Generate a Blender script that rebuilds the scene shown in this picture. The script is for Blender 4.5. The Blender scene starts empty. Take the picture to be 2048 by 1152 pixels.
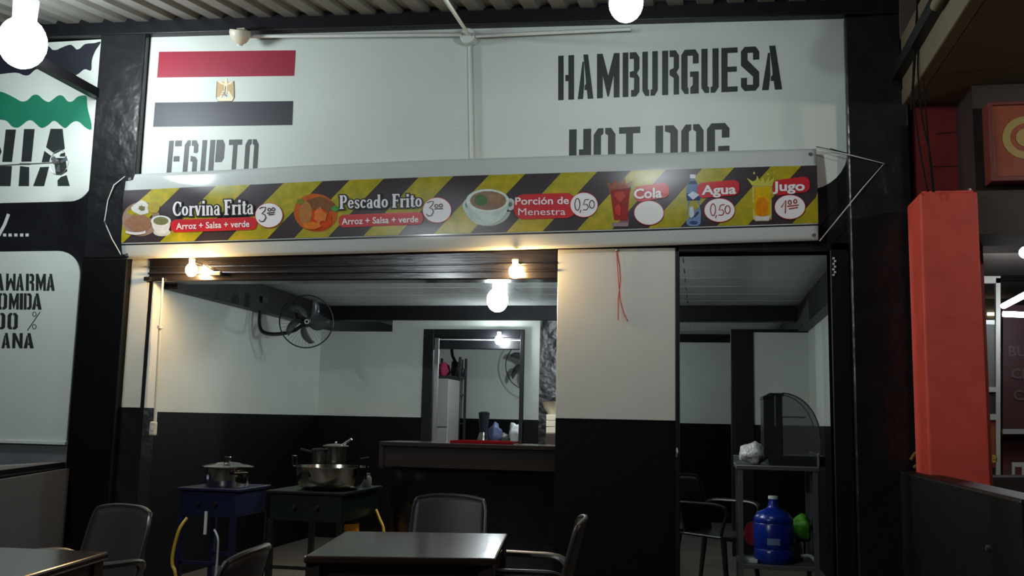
import bpy, bmesh, math, random
from mathutils import Vector, Matrix
random.seed(7)
PI = math.pi
sc = bpy.context.scene
C = bpy.context.collection

# ------------------------------------------------------------------ camera
FPX = 1950.0
EYE = Vector((0.0, 0.0, 1.25))
yc = Vector((376, -271, -FPX)).normalized()            # world +Y seen in camera axes
hx = Vector((1, -0.0216, 0))
zc = hx.cross(yc)
if zc.y < 0: zc = -zc
zc.normalize()
xc = yc.cross(zc).normalized()
R = Matrix((xc, yc, zc))                               # camera axes -> world axes
cam_data = bpy.data.cameras.new('camera')
cam = bpy.data.objects.new('camera', cam_data)
C.objects.link(cam)
cam_data.sensor_width = 36.0
cam_data.lens = FPX / 2048 * 36.0
cam_data.clip_start = 0.05
cam.matrix_world = Matrix.Translation(EYE) @ R.to_4x4()
sc.camera = cam

def ray(px, py): return R @ Vector((px - 1024, 576 - py, -FPX))
def at(px, py, Y):
    d = ray(px, py); return EYE + d * (Y / d.y)
def atz(px, py, Z):
    d = ray(px, py); return EYE + d * ((Z - EYE.z) / d.z)
def atx(px, py, X):
    d = ray(px, py); return EYE + d * (X / d.x)

# ------------------------------------------------------------------ world, exposure
world = bpy.data.worlds.new('night'); sc.world = world
world.use_nodes = True
world.node_tree.nodes['Background'].inputs[0].default_value = (0.35, 0.4, 0.5, 1)
world.node_tree.nodes['Background'].inputs[1].default_value = 0.012
sc.view_settings.view_transform = 'Standard'
sc.view_settings.look = 'None'
sc.view_settings.gamma = 1.0
sc.view_settings.use_curve_mapping = False
sc.view_settings.exposure = 0.22
sc.cycles.use_denoising = True
sc.cycles.sample_clamp_indirect = 6.0
sc.cycles.caustics_reflective = False
sc.cycles.caustics_refractive = False
sc.cycles.max_bounces = 8

# lamp strengths (emission of the lamps themselves)
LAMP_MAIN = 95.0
LAMP_ROOF = 92.0
LAMP_BACK = 560.0
LAMP_NEXT = 330.0
LAMP_KITCHEN_FILL = 260.0
LAMP_WARM = 300.0
LAMP_ROOM = 180.0
LAMP_KITCHEN = 200.0

# ------------------------------------------------------------------ helpers
def lin(c):
    return tuple((v/12.92 if v <= 0.04045 else ((v+0.055)/1.055)**2.4) for v in c)
def rgb(r, g, b): return lin((r/255, g/255, b/255))

def mat(name, col, rough=0.5, metal=0.0, spec=0.5, bump=0.0, bscale=20.0, var=0.0, vscale=3.0, var_col=None, coat=0.0, detail=4.0, stretch=None):
    m = bpy.data.materials.new(name); m.use_nodes = True
    nt = m.node_tree; b = nt.nodes['Principled BSDF']
    b.inputs['Base Color'].default_value = (*col, 1)
    b.inputs['Roughness'].default_value = rough
    b.inputs['Metallic'].default_value = metal
    b.inputs['Specular IOR Level'].default_value = spec
    b.inputs['Coat Weight'].default_value = coat
    b.inputs['Coat Roughness'].default_value = 0.15
    if bump or var:
        tc = nt.nodes.new('ShaderNodeTexCoord'); src = tc.outputs['Object']
        if stretch:
            mp = nt.nodes.new('ShaderNodeMapping'); mp.inputs['Scale'].default_value = stretch
            nt.links.new(src, mp.inputs[0]); src = mp.outputs[0]
    if var:
        n = nt.nodes.new('ShaderNodeTexNoise'); n.inputs['Scale'].default_value = vscale; n.inputs['Detail'].default_value = 5
        nt.links.new(src, n.inputs['Vector'])
        r = nt.nodes.new('ShaderNodeValToRGB')
        r.color_ramp.elements[0].position = 0.35; r.color_ramp.elements[1].position = 0.7
        vc = var_col or tuple(c*(1-var) for c in col)
        r.color_ramp.elements[0].color = (*vc, 1); r.color_ramp.elements[1].color = (*col, 1)
        nt.links.new(n.outputs[0], r.inputs[0]); nt.links.new(r.outputs[0], b.inputs['Base Color'])
    if bump:
        n2 = nt.nodes.new('ShaderNodeTexNoise'); n2.inputs['Scale'].default_value = bscale; n2.inputs['Detail'].default_value = detail
        nt.links.new(src, n2.inputs['Vector'])
        bp = nt.nodes.new('ShaderNodeBump'); bp.inputs['Strength'].default_value = bump; bp.inputs['Distance'].default_value = 0.02
        nt.links.new(n2.outputs[0], bp.inputs['Height']); nt.links.new(bp.outputs[0], b.inputs['Normal'])
    return m
def emis(name, col, s):
    m = bpy.data.materials.new(name); m.use_nodes = True
    b = m.node_tree.nodes['Principled BSDF']
    b.inputs['Base Color'].default_value = (*col, 1)
    b.inputs['Emission Color'].default_value = (*col, 1); b.inputs['Emission Strength'].default_value = s
    return m
def clear(name, col, alpha, rough=0.05):
    m = bpy.data.materials.new(name); m.use_nodes = True
    nt = m.node_tree; b = nt.nodes['Principled BSDF']
    b.inputs['Base Color'].default_value = (*col, 1); b.inputs['Roughness'].default_value = rough
    b.inputs['Alpha'].default_value = alpha
    return m
def woven(name, col):
    m = mat(name, col, 0.5)
    nt = m.node_tree; b = nt.nodes['Principled BSDF']
    tc = nt.nodes.new('ShaderNodeTexCoord')
    ck = nt.nodes.new('ShaderNodeTexChecker'); ck.inputs['Scale'].default_value = 90
    ck.inputs[1].default_value = (1,1,1,1); ck.inputs[2].default_value = (0,0,0,1)
    nt.links.new(tc.outputs['Object'], ck.inputs['Vector'])
    bp = nt.nodes.new('ShaderNodeBump'); bp.inputs['Strength'].default_value = 0.7; bp.inputs['Distance'].default_value = 0.004
    nt.links.new(ck.outputs['Color'], bp.inputs['Height']); nt.links.new(bp.outputs[0], b.inputs['Normal'])
    return m

WLOC = {}
class MB:
    def __init__(s): s.v = []; s.f = []
    def add(s, vs, fs):
        k = len(s.v); s.v += [tuple(p) for p in vs]; s.f += [tuple(i+k for i in f) for f in fs]; return s
    def box(s, x0, x1, y0, y1, z0, z1):
        return s.hexa([(x0,y0,z0),(x1,y0,z0),(x1,y1,z0),(x0,y1,z0),(x0,y0,z1),(x1,y0,z1),(x1,y1,z1),(x0,y1,z1)])
    def hexa(s, p):
        return s.add(p, [(0,3,2,1),(4,5,6,7),(0,1,5,4),(1,2,6,5),(2,3,7,6),(3,0,4,7)])
    def bar(s, a, b, w, h, up=(0,0,1)):
        a = Vector(a); b = Vector(b); d = (b-a).normalized(); u = Vector(up)
        if abs(d.dot(u)) > 0.98: u = Vector((0,1,0))
        r = d.cross(u).normalized()*w/2; u = r.cross(d).normalized()*h/2
        return s.hexa([a-r-u, a+r-u, b+r-u, b-r-u, a-r+u, a+r+u, b+r+u, b-r+u])
    def tube(s, pts, r, n=8, cap=True, rr=None, squash=None):
        pts = [Vector(p) for p in pts]; rings = []
        up = None
        for i, p in enumerate(pts):
            d = (pts[min(i+1,len(pts)-1)] - pts[max(i-1,0)]).normalized()
            if up is None:
                up = Vector((0,0,1)) if abs(d.z) < 0.9 else Vector((1,0,0))
            a = d.cross(up).normalized(); up = a.cross(d).normalized()
            q = rr[i] if rr else r
            sq = squash or (1,1)
            rings.append([p + a*q*sq[0]*math.cos(2*PI*k/n) + up*q*sq[1]*math.sin(2*PI*k/n) for k in range(n)])
        vs = [v for g in rings for v in g]; fs = []
        for i in range(len(pts)-1):
            for k in range(n):
                fs.append((i*n+k, i*n+(k+1)%n, (i+1)*n+(k+1)%n, (i+1)*n+k))
        if cap: fs += [tuple(range(n))[::-1], tuple(range((len(pts)-1)*n, len(pts)*n))]
        return s.add(vs, fs)
    def lathe(s, prof, c=(0,0,0), n=32, M=None):
        c = Vector(c); vs = []; fs = []
        for r, z in prof:
            for k in range(n):
                v = Vector((max(r,1e-5)*math.cos(2*PI*k/n), max(r,1e-5)*math.sin(2*PI*k/n), z))
                if M: v = M @ v
                vs.append(c+v)
        for i in range(len(prof)-1):
            for k in range(n):
                fs.append((i*n+k, i*n+(k+1)%n, (i+1)*n+(k+1)%n, (i+1)*n+k))
        return s.add(vs, fs)
    def sphere(s, c, r, n=16, m=10, sc3=(1,1,1)):
        prof = [(r*math.sin(PI*i/m), -r*math.cos(PI*i/m)) for i in range(m+1)]
        return s.lathe(prof, c, n, Matrix.Diagonal(sc3))
    def prism(s, pts, t):
        n = len(pts); t = Vector(t)
        a = [Vector(p) for p in pts]; b = [p+t for p in a]
        fs = [tuple(range(n)), tuple(range(n, 2*n))[::-1]] + [(i, i+n, (i+1)%n+n, (i+1)%n) for i in range(n)]
        return s.add(a+b, fs)
    def build(s, name, m, parent=None, smooth=False, bevel=0, local=False, sub=0, solid=0):
        me = bpy.data.meshes.new(name)
        off = Vector((0,0,0)) if (local or parent is None) else WLOC.get(parent.name, Vector((0,0,0)))
        me.from_pydata([Vector(v)-off for v in s.v], [], s.f); me.update()
        bm = bmesh.new(); bm.from_mesh(me)
        bmesh.ops.recalc_face_normals(bm, faces=bm.faces); bm.to_mesh(me); bm.free()
        me.materials.append(m)
        o = bpy.data.objects.new(name, me); C.objects.link(o)
        if parent is not None: o.parent = parent; WLOC[o.name] = off
        if smooth:
            for p in me.polygons: p.use_smooth = True
        if solid:
            q = o.modifiers.new('s', 'SOLIDIFY'); q.thickness = solid; q.offset = 0
        if bevel:
            q = o.modifiers.new('b', 'BEVEL'); q.width = bevel; q.segments = 2; q.limit_method = 'ANGLE'; q.angle_limit = math.radians(40)
        if sub:
            q = o.modifiers.new('u', 'SUBSURF'); q.levels = sub; q.render_levels = sub
        if smooth and not sub:
            try: me.set_sharp_from_angle(angle=math.radians(40))
            except Exception: pass
        return o
def tag(o, label, cat, group=None, kind=None):
    o['label'] = label; o['category'] = cat
    if group: o['group'] = group
    if kind: o['kind'] = kind
    return o
def thing(name, label, cat, loc=(0,0,0), rz=0, group=None):
    o = bpy.data.objects.new(name, None); C.objects.link(o)
    o.location = loc; o.rotation_euler = (0,0,rz); o.empty_display_size = 0.1
    WLOC[o.name] = Vector(loc)
    return tag(o, label, cat, group)
def struct(o):
    o['kind'] = 'structure'; return o
def copy_tree(o, parent=None):
    c = o.copy(); C.objects.link(c); c.parent = parent
    for ch in list(o.children): copy_tree(ch, c)
    return c

# ------------------------------------------------------------------ materials
BLACKWALL = mat('black gloss wall paint', rgb(28,29,32), 0.3, bump=1.0, bscale=5, spec=0.5, detail=3, var=0.3, vscale=5)
BLACKFLAT = mat('black satin wall paint', rgb(5,5,7), 0.55, bump=0.15, bscale=12, spec=0.15)
WHITEWALL = mat('white wall paint', rgb(205,212,203), 0.55, bump=0.06, bscale=6, var=0.07, vscale=1.5)
WHITEGLOSS = mat('white gloss board', rgb(208,209,199), 0.32, bump=0.05, bscale=4, var=0.06, vscale=2)
ROOM_WHITE = mat('room white paint', rgb(200,207,198), 0.5, bump=0.05, bscale=5, var=0.06, vscale=2)
CEIL = mat('pale plastic ceiling board', rgb(212,217,213), 0.22, bump=0.25, bscale=3, stretch=(1,22,1), var=0.06, vscale=2)
BEAM = mat('dark brown varnished beam', rgb(27,25,27), 0.25, bump=0.3, bscale=3, stretch=(1,8,14), coat=0.3)
BEAMB = mat('black painted beam', rgb(15,16,20), 0.45, spec=0.3, bump=0.1)
STEEL_ROOF = mat('galvanised roof sheet', rgb(112,112,106), 0.5, metal=0.1, var=0.25, vscale=2.5, bump=0.1, bscale=8)
LETTER = mat('black stencil paint', rgb(40,45,45), 0.5, var=0.15, vscale=9)
FLAGRED = mat('flag red paint', rgb(150,28,52), 0.5, var=0.1)
FLAGBLK = mat('flag black paint', rgb(35,37,47), 0.5, var=0.1)
FLAGGRN = mat('flag green paint', rgb(30,120,92), 0.5, var=0.15)
GOLD = mat('ochre paint', rgb(186,158,112), 0.5)
GOLDPALE = mat('pale ochre paint', rgb(226,212,176), 0.5)
GOLDDARK = mat('brown outline paint', rgb(96,70,48), 0.5)
PVC = mat('cream pvc', rgb(205,200,180), 0.35)
PVCW = mat('white pvc conduit', rgb(205,210,204), 0.4)
CORD = mat('white cord', rgb(200,200,195), 0.7)
DARKCABLE = mat('black cable', rgb(8,8,8), 0.8, spec=.2)
REDCORD = mat('faded red cord', rgb(170,80,80), 0.8)
REDPLASTER = mat('red painted plaster', rgb(212,78,62), 0.55, var=0.22, vscale=4, bump=0.2, bscale=10)
REDDARK = mat('deep red painted block wall', rgb(130,36,36), 0.6, var=0.25, vscale=4, bump=0.3, bscale=10)
BROWNSLAB = mat('brown plaster slab', rgb(84,72,62), 0.8, var=0.2)
FASCIA = mat('beige fascia', rgb(96,90,70), 0.6, var=0.15)
CHROME = mat('polished aluminium', rgb(170,168,160), 0.18, metal=1.0)
STEEL = mat('brushed steel', rgb(170,172,172), 0.3, metal=0.9, bump=0.05, bscale=30)
STEELDULL = mat('dull steel', rgb(120,122,122), 0.4, metal=0.7)
BLKPLASTIC = mat('black plastic', rgb(24,24,24), 0.35)
RATTAN = woven('dark brown woven plastic', rgb(46,41,39))
RATTANRIM = mat('dark brown plastic rim', rgb(46,41,39), 0.35)
TABLETOP = mat('dark varnished table', rgb(54,38,33), 0.2, var=0.35, vscale=3, stretch=(1,6,1), coat=0.4)
TABLEDK = mat('dark wood frame', rgb(38,24,20), 0.4)
BLUESTOVE = mat('blue enamel', rgb(5,11,50), 0.4)
GREENSTOVE = mat('dark green enamel', rgb(4,18,12), 0.35)
CEMENT = mat('pale cement floor', rgb(96,90,82), 0.5, var=0.25, vscale=3, bump=0.1)
VINYL = mat('white glossy vinyl', rgb(182,187,183), 0.14, bump=0.03, bscale=3)

# ------------------------------------------------------------------ planes of the place
F = 6.5          # front wall of the stalls
P = 9.8          # partition inside the stall
K = 13.0         # far kitchen wall
XL = at(303, 600, F).x
XR = at(1618, 760, P).x
ZC = 2.41        # stall ceiling
XCOL0 = at(165, 520, F).x; XCOL1 = at(268, 430, F).x
XP0 = at(1114, 660, F).x; XP1 = at(1352, 660, F).x
XJ0 = at(1663, 660, F).x; XJ1 = at(1700, 660, F).x
XRC = at(1829, 500, F).x
ZHEAD = at(700, 561, F).z
ZOPEN = at(1500, 504, F).z
ZTOP = 4.0
ZW = 1.25        # top of the black dado

def px_poly(pts, Y): return [at(x, y, Y) for x, y in pts]
def round_rect(x0, x1, z0, z1, radii, n=8):     # corners: bl, br, tr, tl
    out = []
    cs = [(x0,z0,radii[0],PI), (x1,z0,radii[1],1.5*PI), (x1,z1,radii[2],0), (x0,z1,radii[3],PI/2)]
    for x, z, r, a0 in cs:
        if r <= 0: out.append((x, z)); continue
        cx = x + (r if x == x0 else -r); cz = z + (r if z == z0 else -r)
        for k in range(n+1):
            a = a0 + (PI/2)*k/n; out.append((cx + r*math.cos(a), cz + r*math.sin(a)))
    return out

# floor
struct(MB().box(-9, 6, -3, 16, -0.1, 0).build('floor', CEMENT))

# front wall
w = MB()
w.box(-7.5, XL, F, F+0.15, 1.03, ZTOP)                 # left neighbour and left pier
w.box(XCOL0, XL, F, F+0.15, 0, 1.03)
w.box(XL, XP0, F, F+0.15, ZHEAD+0.02, ZTOP)            # over the wide opening
w.box(XP0, XP1, F, F+0.15, 0, ZTOP)                    # pier between openings
w.box(XP1, XJ0, F, F+0.15, ZOPEN, ZTOP)
w.box(XJ0, XRC, F, F+0.15, 0, ZTOP)
_a = at(303, 75, F); _b = at(1695, 38, F)
def ztop(x): return _a.z + (_b.z-_a.z)*(x-_a.x)/(_b.x-_a.x)
wall_front = struct(w.build('wall_front', BLACKWALL))
# left and right proud columns (parts of the wall)
x0 = at(165, 520, F-0.07).x; x1 = at(264, 430, F-0.07).x
MB().box(x0, x1, F-0.07, F, at(270,516,F-0.07).z+0.0, ztop(x0)+.03).build('column', BLACKWALL, wall_front, bevel=0.012)
x0b = at(165, 520, F-0.07).x; x1b = at(242, 680, F-0.07).x
MB().box(x0b, x1b, F-0.07, F, 0, at(270,516,F-0.07).z).build('column', BLACKFLAT, wall_front, bevel=0.008)
xa = at(1706, 700, F-0.07).x; xb = at(1826, 500, F-0.07).x
MB().box(xa, xb, F-0.07, F, 0, ztop(xb)-.0).build('column', BLACKWALL, wall_front, bevel=0.012)
# big white painted panel with rounded lower corners
xl = at(290, 240, F).x; xr = at(1693, 200, F).x
zb = at(1650, 379, F).z
_a = at(303, 75, F); _b = at(1695, 38, F)
def ztop(x): return _a.z + (_b.z-_a.z)*(x-_a.x)/(_b.x-_a.x)
pp = round_rect(xl, xr, zb, 9.0, (0.28, 0.26, 0, 0))
pp = [(x, min(z, ztop(x)+0.02)) for x, z in pp]
panel = MB().prism([(x, F-0.004, z) for x, z in pp], (0, 0.006, 0)).build('painted_panel', WHITEWALL, wall_front)
# neighbour's panels
xq = at(195, 240, F).x; zq0 = at(60, 405, F).z; zq1 = at(100, 85, F).z
pq = round_rect(-6.5, xq, zq0, zq1, (0, 0.17, 0.0, 0))
panel2 = MB().prism([(x, F-0.004, z) for x, z in pq], (0, 0.006, 0)).build('painted_panel', WHITEWALL, wall_front)
xq = at(150, 690, F).x; zq0 = at(70, 882, F).z; zq1 = at(70, 503, F).z
pq = round_rect(-6.5, xq, zq0, zq1, (0, 0.0, 0.2, 0))
panel3 = MB().prism([(x, F-0.012, z) for x, z in pq], (0, 0.014, 0)).build('painted_panel', WHITEWALL, wall_front)
MB().box(-6.5, xq+0.005, F-0.03, F, zq0-0.02, zq0).build('ledge', PVCW, wall_front)
# white pier face at the left of the opening, with the dark shutter groove
xs0 = at(253, 680, F-0.004).x
MB().box(xs0, XL-0.028, F-0.006, F+0.001, at(270,815,F).z, at(270,500,F).z).build('painted_panel', WHITEGLOSS, wall_front)
MB().box(XL-0.001, XL+0.006, F+0.002, F+0.152, at(270,815,F).z, ZHEAD+.02).build('painted_panel', WHITEGLOSS, wall_front)
# white board on the pier between the openings
MB().box(XP0+0.002, XP1-0.003, F-0.02, F, at(1230,839,F).z, at(1230,498,F).z).build('painted_panel', WHITEGLOSS, wall_front, bevel=0.003)
MB().box(XP0, XP1, F-0.006, F, 0, at(1230,839,F).z).build('dado', BLACKFLAT, wall_front)
# dark frame of the right opening
fr = MB()
fr.box(XP1, XP1+0.022, F-0.03, F+0.16, 0, at(1355,488,F).z)
fr.box(XP1, XJ1, F-0.03, F+0.16, ZOPEN, at(1500,489,F).z)
fr.box(XJ0, XJ1, F-0.03, F+0.16, 0, at(1690,486,F).z)
struct(fr.build('trim_1', BEAMB, bevel=0.004))
cw = MB()
for i in range(7):
    q = at(1667 + (i % 2)*3, 517+i*5.5, F-0.035)
    cw.box(q.x-0.006, q.x+0.006, F-0.045, F-0.03, q.z-0.006, q.z+0.006)
tag(cw.build('latch_strip', PVCW), 'short white perforated strip at the top right of the right opening', 'strip')

q = at(1354, 905, F-.035)
lt = thing('door_latch', 'small steel latch on the black frame beside the white board pier', 'latch', q)
MB().box(q.x-.008, q.x+.008, F-.042, F-.03, q.z-.03, q.z+.03).build('plate', STEEL, lt)
MB().tube([(q.x,F-.05,q.z-.028),(q.x+.004,F-.06,q.z),(q.x,F-.05,q.z+.028)], .005, 6).build('bolt', STEEL, lt)
# header beam of the wide opening (brown, glossy)
hz1 = at(700, 500, F).z
hb = struct(MB().box(XL-0.03, XP0, F-0.015, F+0.16, ZHEAD, hz1+0.1).build('trim_2', BEAM, bevel=0.01))
MB().box(XL-0.03, XP0, F-0.03, F-0.015, ZHEAD+0.05, ZHEAD+0.065).build('moulding', BEAM, hb, bevel=0.004)
MB().box(XL-0.03, XP0, F-0.025, F-0.015, ZHEAD+0.10, ZHEAD+0.11).build('moulding', BEAM, hb, bevel=0.003)
MB().box(XL-0.045, XL+0.0, F-0.05, F, ZHEAD, ZHEAD+0.03).build('bracket', BLKPLASTIC, hb)

# side walls of the stall
def sidewall(name, x, x2, ye):
    o = struct(MB().box(min(x,x2), max(x,x2), F+0.15, ye, ZW, ZC).build(name, ROOM_WHITE))
    s = -0.006 if x2 > x else 0.006
    a, b = (x + (0.0 if x2 > x else 0.0), x2)
    MB().box(min(a,b), max(a,b), F+0.15, ye, 0, ZW).build('dado', BLACKFLAT, o)
    return o
wl = sidewall('wall_left', XL, XL-0.12, K)
wr = sidewall('wall_right', XR, XR+0.12, K)
MB().box(XL+0.0, XL+0.11, F+0.16, K-0.02, 2.165, ZC-0.005).build('beam', BEAMB, wl, bevel=0.004)
MB().box(XR-0.10, XR, F+0.16, K-0.02, 2.155, ZC-0.005).build('beam', BEAMB, wr, bevel=0.004)

# ceiling: backing plus plastic boards laid across, with joints
ceil = struct(MB().box(XL-0.12, XR+0.12, F+0.15, K+0.12, ZC+0.012, ZC+0.08).build('ceiling', BEAMB))
bw = 0.25; y = F+0.16; k = 0
proto = {}
while y < K-0.05:
    cuts = [XL, XL+1.75+0.6*(k % 3), XL+3.6+0.25*(k % 2), XR]
    for a, b in zip(cuts[:-1], cuts[1:]):
        MB().box(a+0.003, b-0.003, y+0.0012, min(y+bw, K)-0.0012, ZC-0.001*(k % 2), ZC+0.012).build('panel', CEIL, ceil)
    y += bw; k += 1

# partition wall inside
def X(px, Y, py=760): return at(px, py, Y).x
xa0 = XL; x785 = X(785,P,655); x848 = X(846,P); x1050 = X(1048,P); x1078 = X(1079,P,740); x1340 = X(1342,P); x1460 = X(1462,P); x1508 = X(1507,P)
zbeam = at(930, 641, P).z
znL = at(720, 663, P).z; znR = at(1560, 665, P).z
w = MB()
w.box(xa0, x785, P, P+0.12, ZW, znL); w.box(x785, x848, P, P+0.12, ZW, zbeam+0.01)
w.box(x848, x1050, P, P+0.12, at(950,659,P).z, zbeam+0.01)
w.box(x1050, x1078, P, P+0.12, ZW, zbeam+0.01)
w.box(x1508, XR, P, P+0.12, ZW, znR)
wp = struct(w.build('wall_back', ROOM_WHITE))
d = MB(); d.box(xa0, x848, P, P+0.12, 0, ZW); d.box(x1050, x1078, P, P+0.12, 0, ZW); d.box(x1508, XR, P, P+0.12, 0, ZW)
d.build('dado', BLACKFLAT, wp)
MB().box(x1078, x1340, P-0.01, P+0.14, 0, ZC).build('column', BLACKWALL, wp)
MB().box(x1460, x1508, P-0.02, P+0.14, 0, znR+0.03).build('column', BEAMB, wp, bevel=0.004)
MB().box(x1508, XR, P-0.015, P+0.13, znR-0.0, znR+0.03).build('rail', BEAMB, wp)
MB().box(XL, XR, P-0.03, P+0.15, zbeam, ZC-0.004).build('beam', BEAMB, wp, bevel=0.005)
# door frame with lintel
fo = struct(MB().box(x848, X(866,P), P-0.03, P+0.15, 0, at(950,659,P).z)
    .box(X(1040,P), x1050, P-0.03, P+0.15, 0, at(950,659,P).z)
    .box(X(866,P), X(1040,P), P-0.03, P+0.15, at(950,674,P).z, at(950,659,P).z)
    .box(X(866,P), X(1040,P), P+0.05, P+0.15, at(950,697,P).z, at(950,674,P).z).build('door_1', BEAMB, bevel=0.004))
MB().tube([(X(868,P), P+0.045, at(870,678,P).z), (X(1038,P), P+0.045, at(1030,680,P).z)], 0.006).build('cable_duct', PVCW, fo)
MB().box(X(868,P), X(877,P), P-0.02, P+0.0, 0.02, at(873,676,P).z).build('door_leaf_edge', STEEL, fo, bevel=0.003)

# kitchen wall
zkb = at(1410, 685, K).z
w = MB(); w.box(XL-0.1, XR+0.1, K, K+0.12, ZW, zkb)
wk = struct(w.build('wall_kitchen', ROOM_WHITE))
MB().box(XL-0.1, XR+0.1, K, K+0.12, 0, ZW).build('dado', BLACKFLAT, wk)
MB().box(XL, XR, K-0.02, K+0.12, zkb, ZC).build('beam', BEAMB, wk)

# roof: beam on the wall and corrugated sheets rising towards it
zr0 = 0.0; zr1 = (at(800, 44, F).z-at(800, 72, F).z)
def hx8(x0, x1, y0, y1, h0, h1): return [(x0,y0,ztop(x0)+h0),(x1,y0,ztop(x1)+h0),(x1,y1,ztop(x1)+h0),(x0,y1,ztop(x0)+h0),(x0,y0,ztop(x0)+h1),(x1,y0,ztop(x1)+h1),(x1,y1,ztop(x1)+h1),(x0,y1,ztop(x0)+h1)]
struct(MB().hexa(hx8(-7, XRC+0.1, F-0.08, F+0.1, zr0, zr1+0.02)).build('trim_3', BEAMB, bevel=0.006))
slope = math.tan(math.radians(9.0))
roof = thing('corrugated_roof', 'grey corrugated metal canopy roof sloping over the stall fronts', 'roof', (0, F, 3.9))
def roofz(y, x=-0.5): return ztop(x) + zr1 - (F+0.1-y)*slope + 0.02
pitch = 0.2; sw = 1.0; x = -7.0; i = 0
while x < XRC - 0.05:
    n = int(sw/pitch); vs = []; fs = []
    prof = []
    for k in range(n+ (1 if x+sw < XRC else 0)):
        b = x + k*pitch
        prof += [(b, 0), (b+0.10, 0), (b+0.12, 0.032), (b+0.18, 0.032), (b+0.2, 0)]
    prof = [p for j, p in enumerate(prof) if j == 0 or abs(p[0]-prof[j-1][0]) > 1e-6]
    prof = [p for p in prof if p[0] < min(x+sw+0.05, XRC)]
    dz = 0.004*(i % 2)
    for (a, h) in prof:
        for yy in (F+0.1, 0.6): vs.append((a, yy, roofz(yy, a)+h+dz))
    for j in range(len(prof)-1): fs.append((2*j, 2*j+2, 2*j+3, 2*j+1))
    MB().add(vs, fs).build('roof_sheet', STEEL_ROOF, roof, solid=0.003)
    x += sw; i += 1
# purlin under the sheets nearer to us and the two long beams running out
dd = roofz(3.6, 0)-ztop(0)
pl = MB().hexa(hx8(-7, XRC, 3.6, 3.68, dd-.09, dd-.012))
pl.build('purlin', BEAMB, roof)
zz = at(197, 184, F).z
xx = at(197, 184, F).x
tag(MB().box(xx-0.01, xx+0.055, 2.2, F-0.07, zz-0.07, zz+0.0).build('steel_beam', BEAMB), 'dark steel beam running out from the left black column under the roof', 'beam')
q = at(1790, 152, F)
tag(MB().box(q.x-0.035, q.x+0.035, 2.2, F-0.07, q.z-0.06, q.z+0.02).build('steel_beam', BEAMB), 'dark steel beam running out from the right black column beside red pillar', 'beam')

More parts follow.
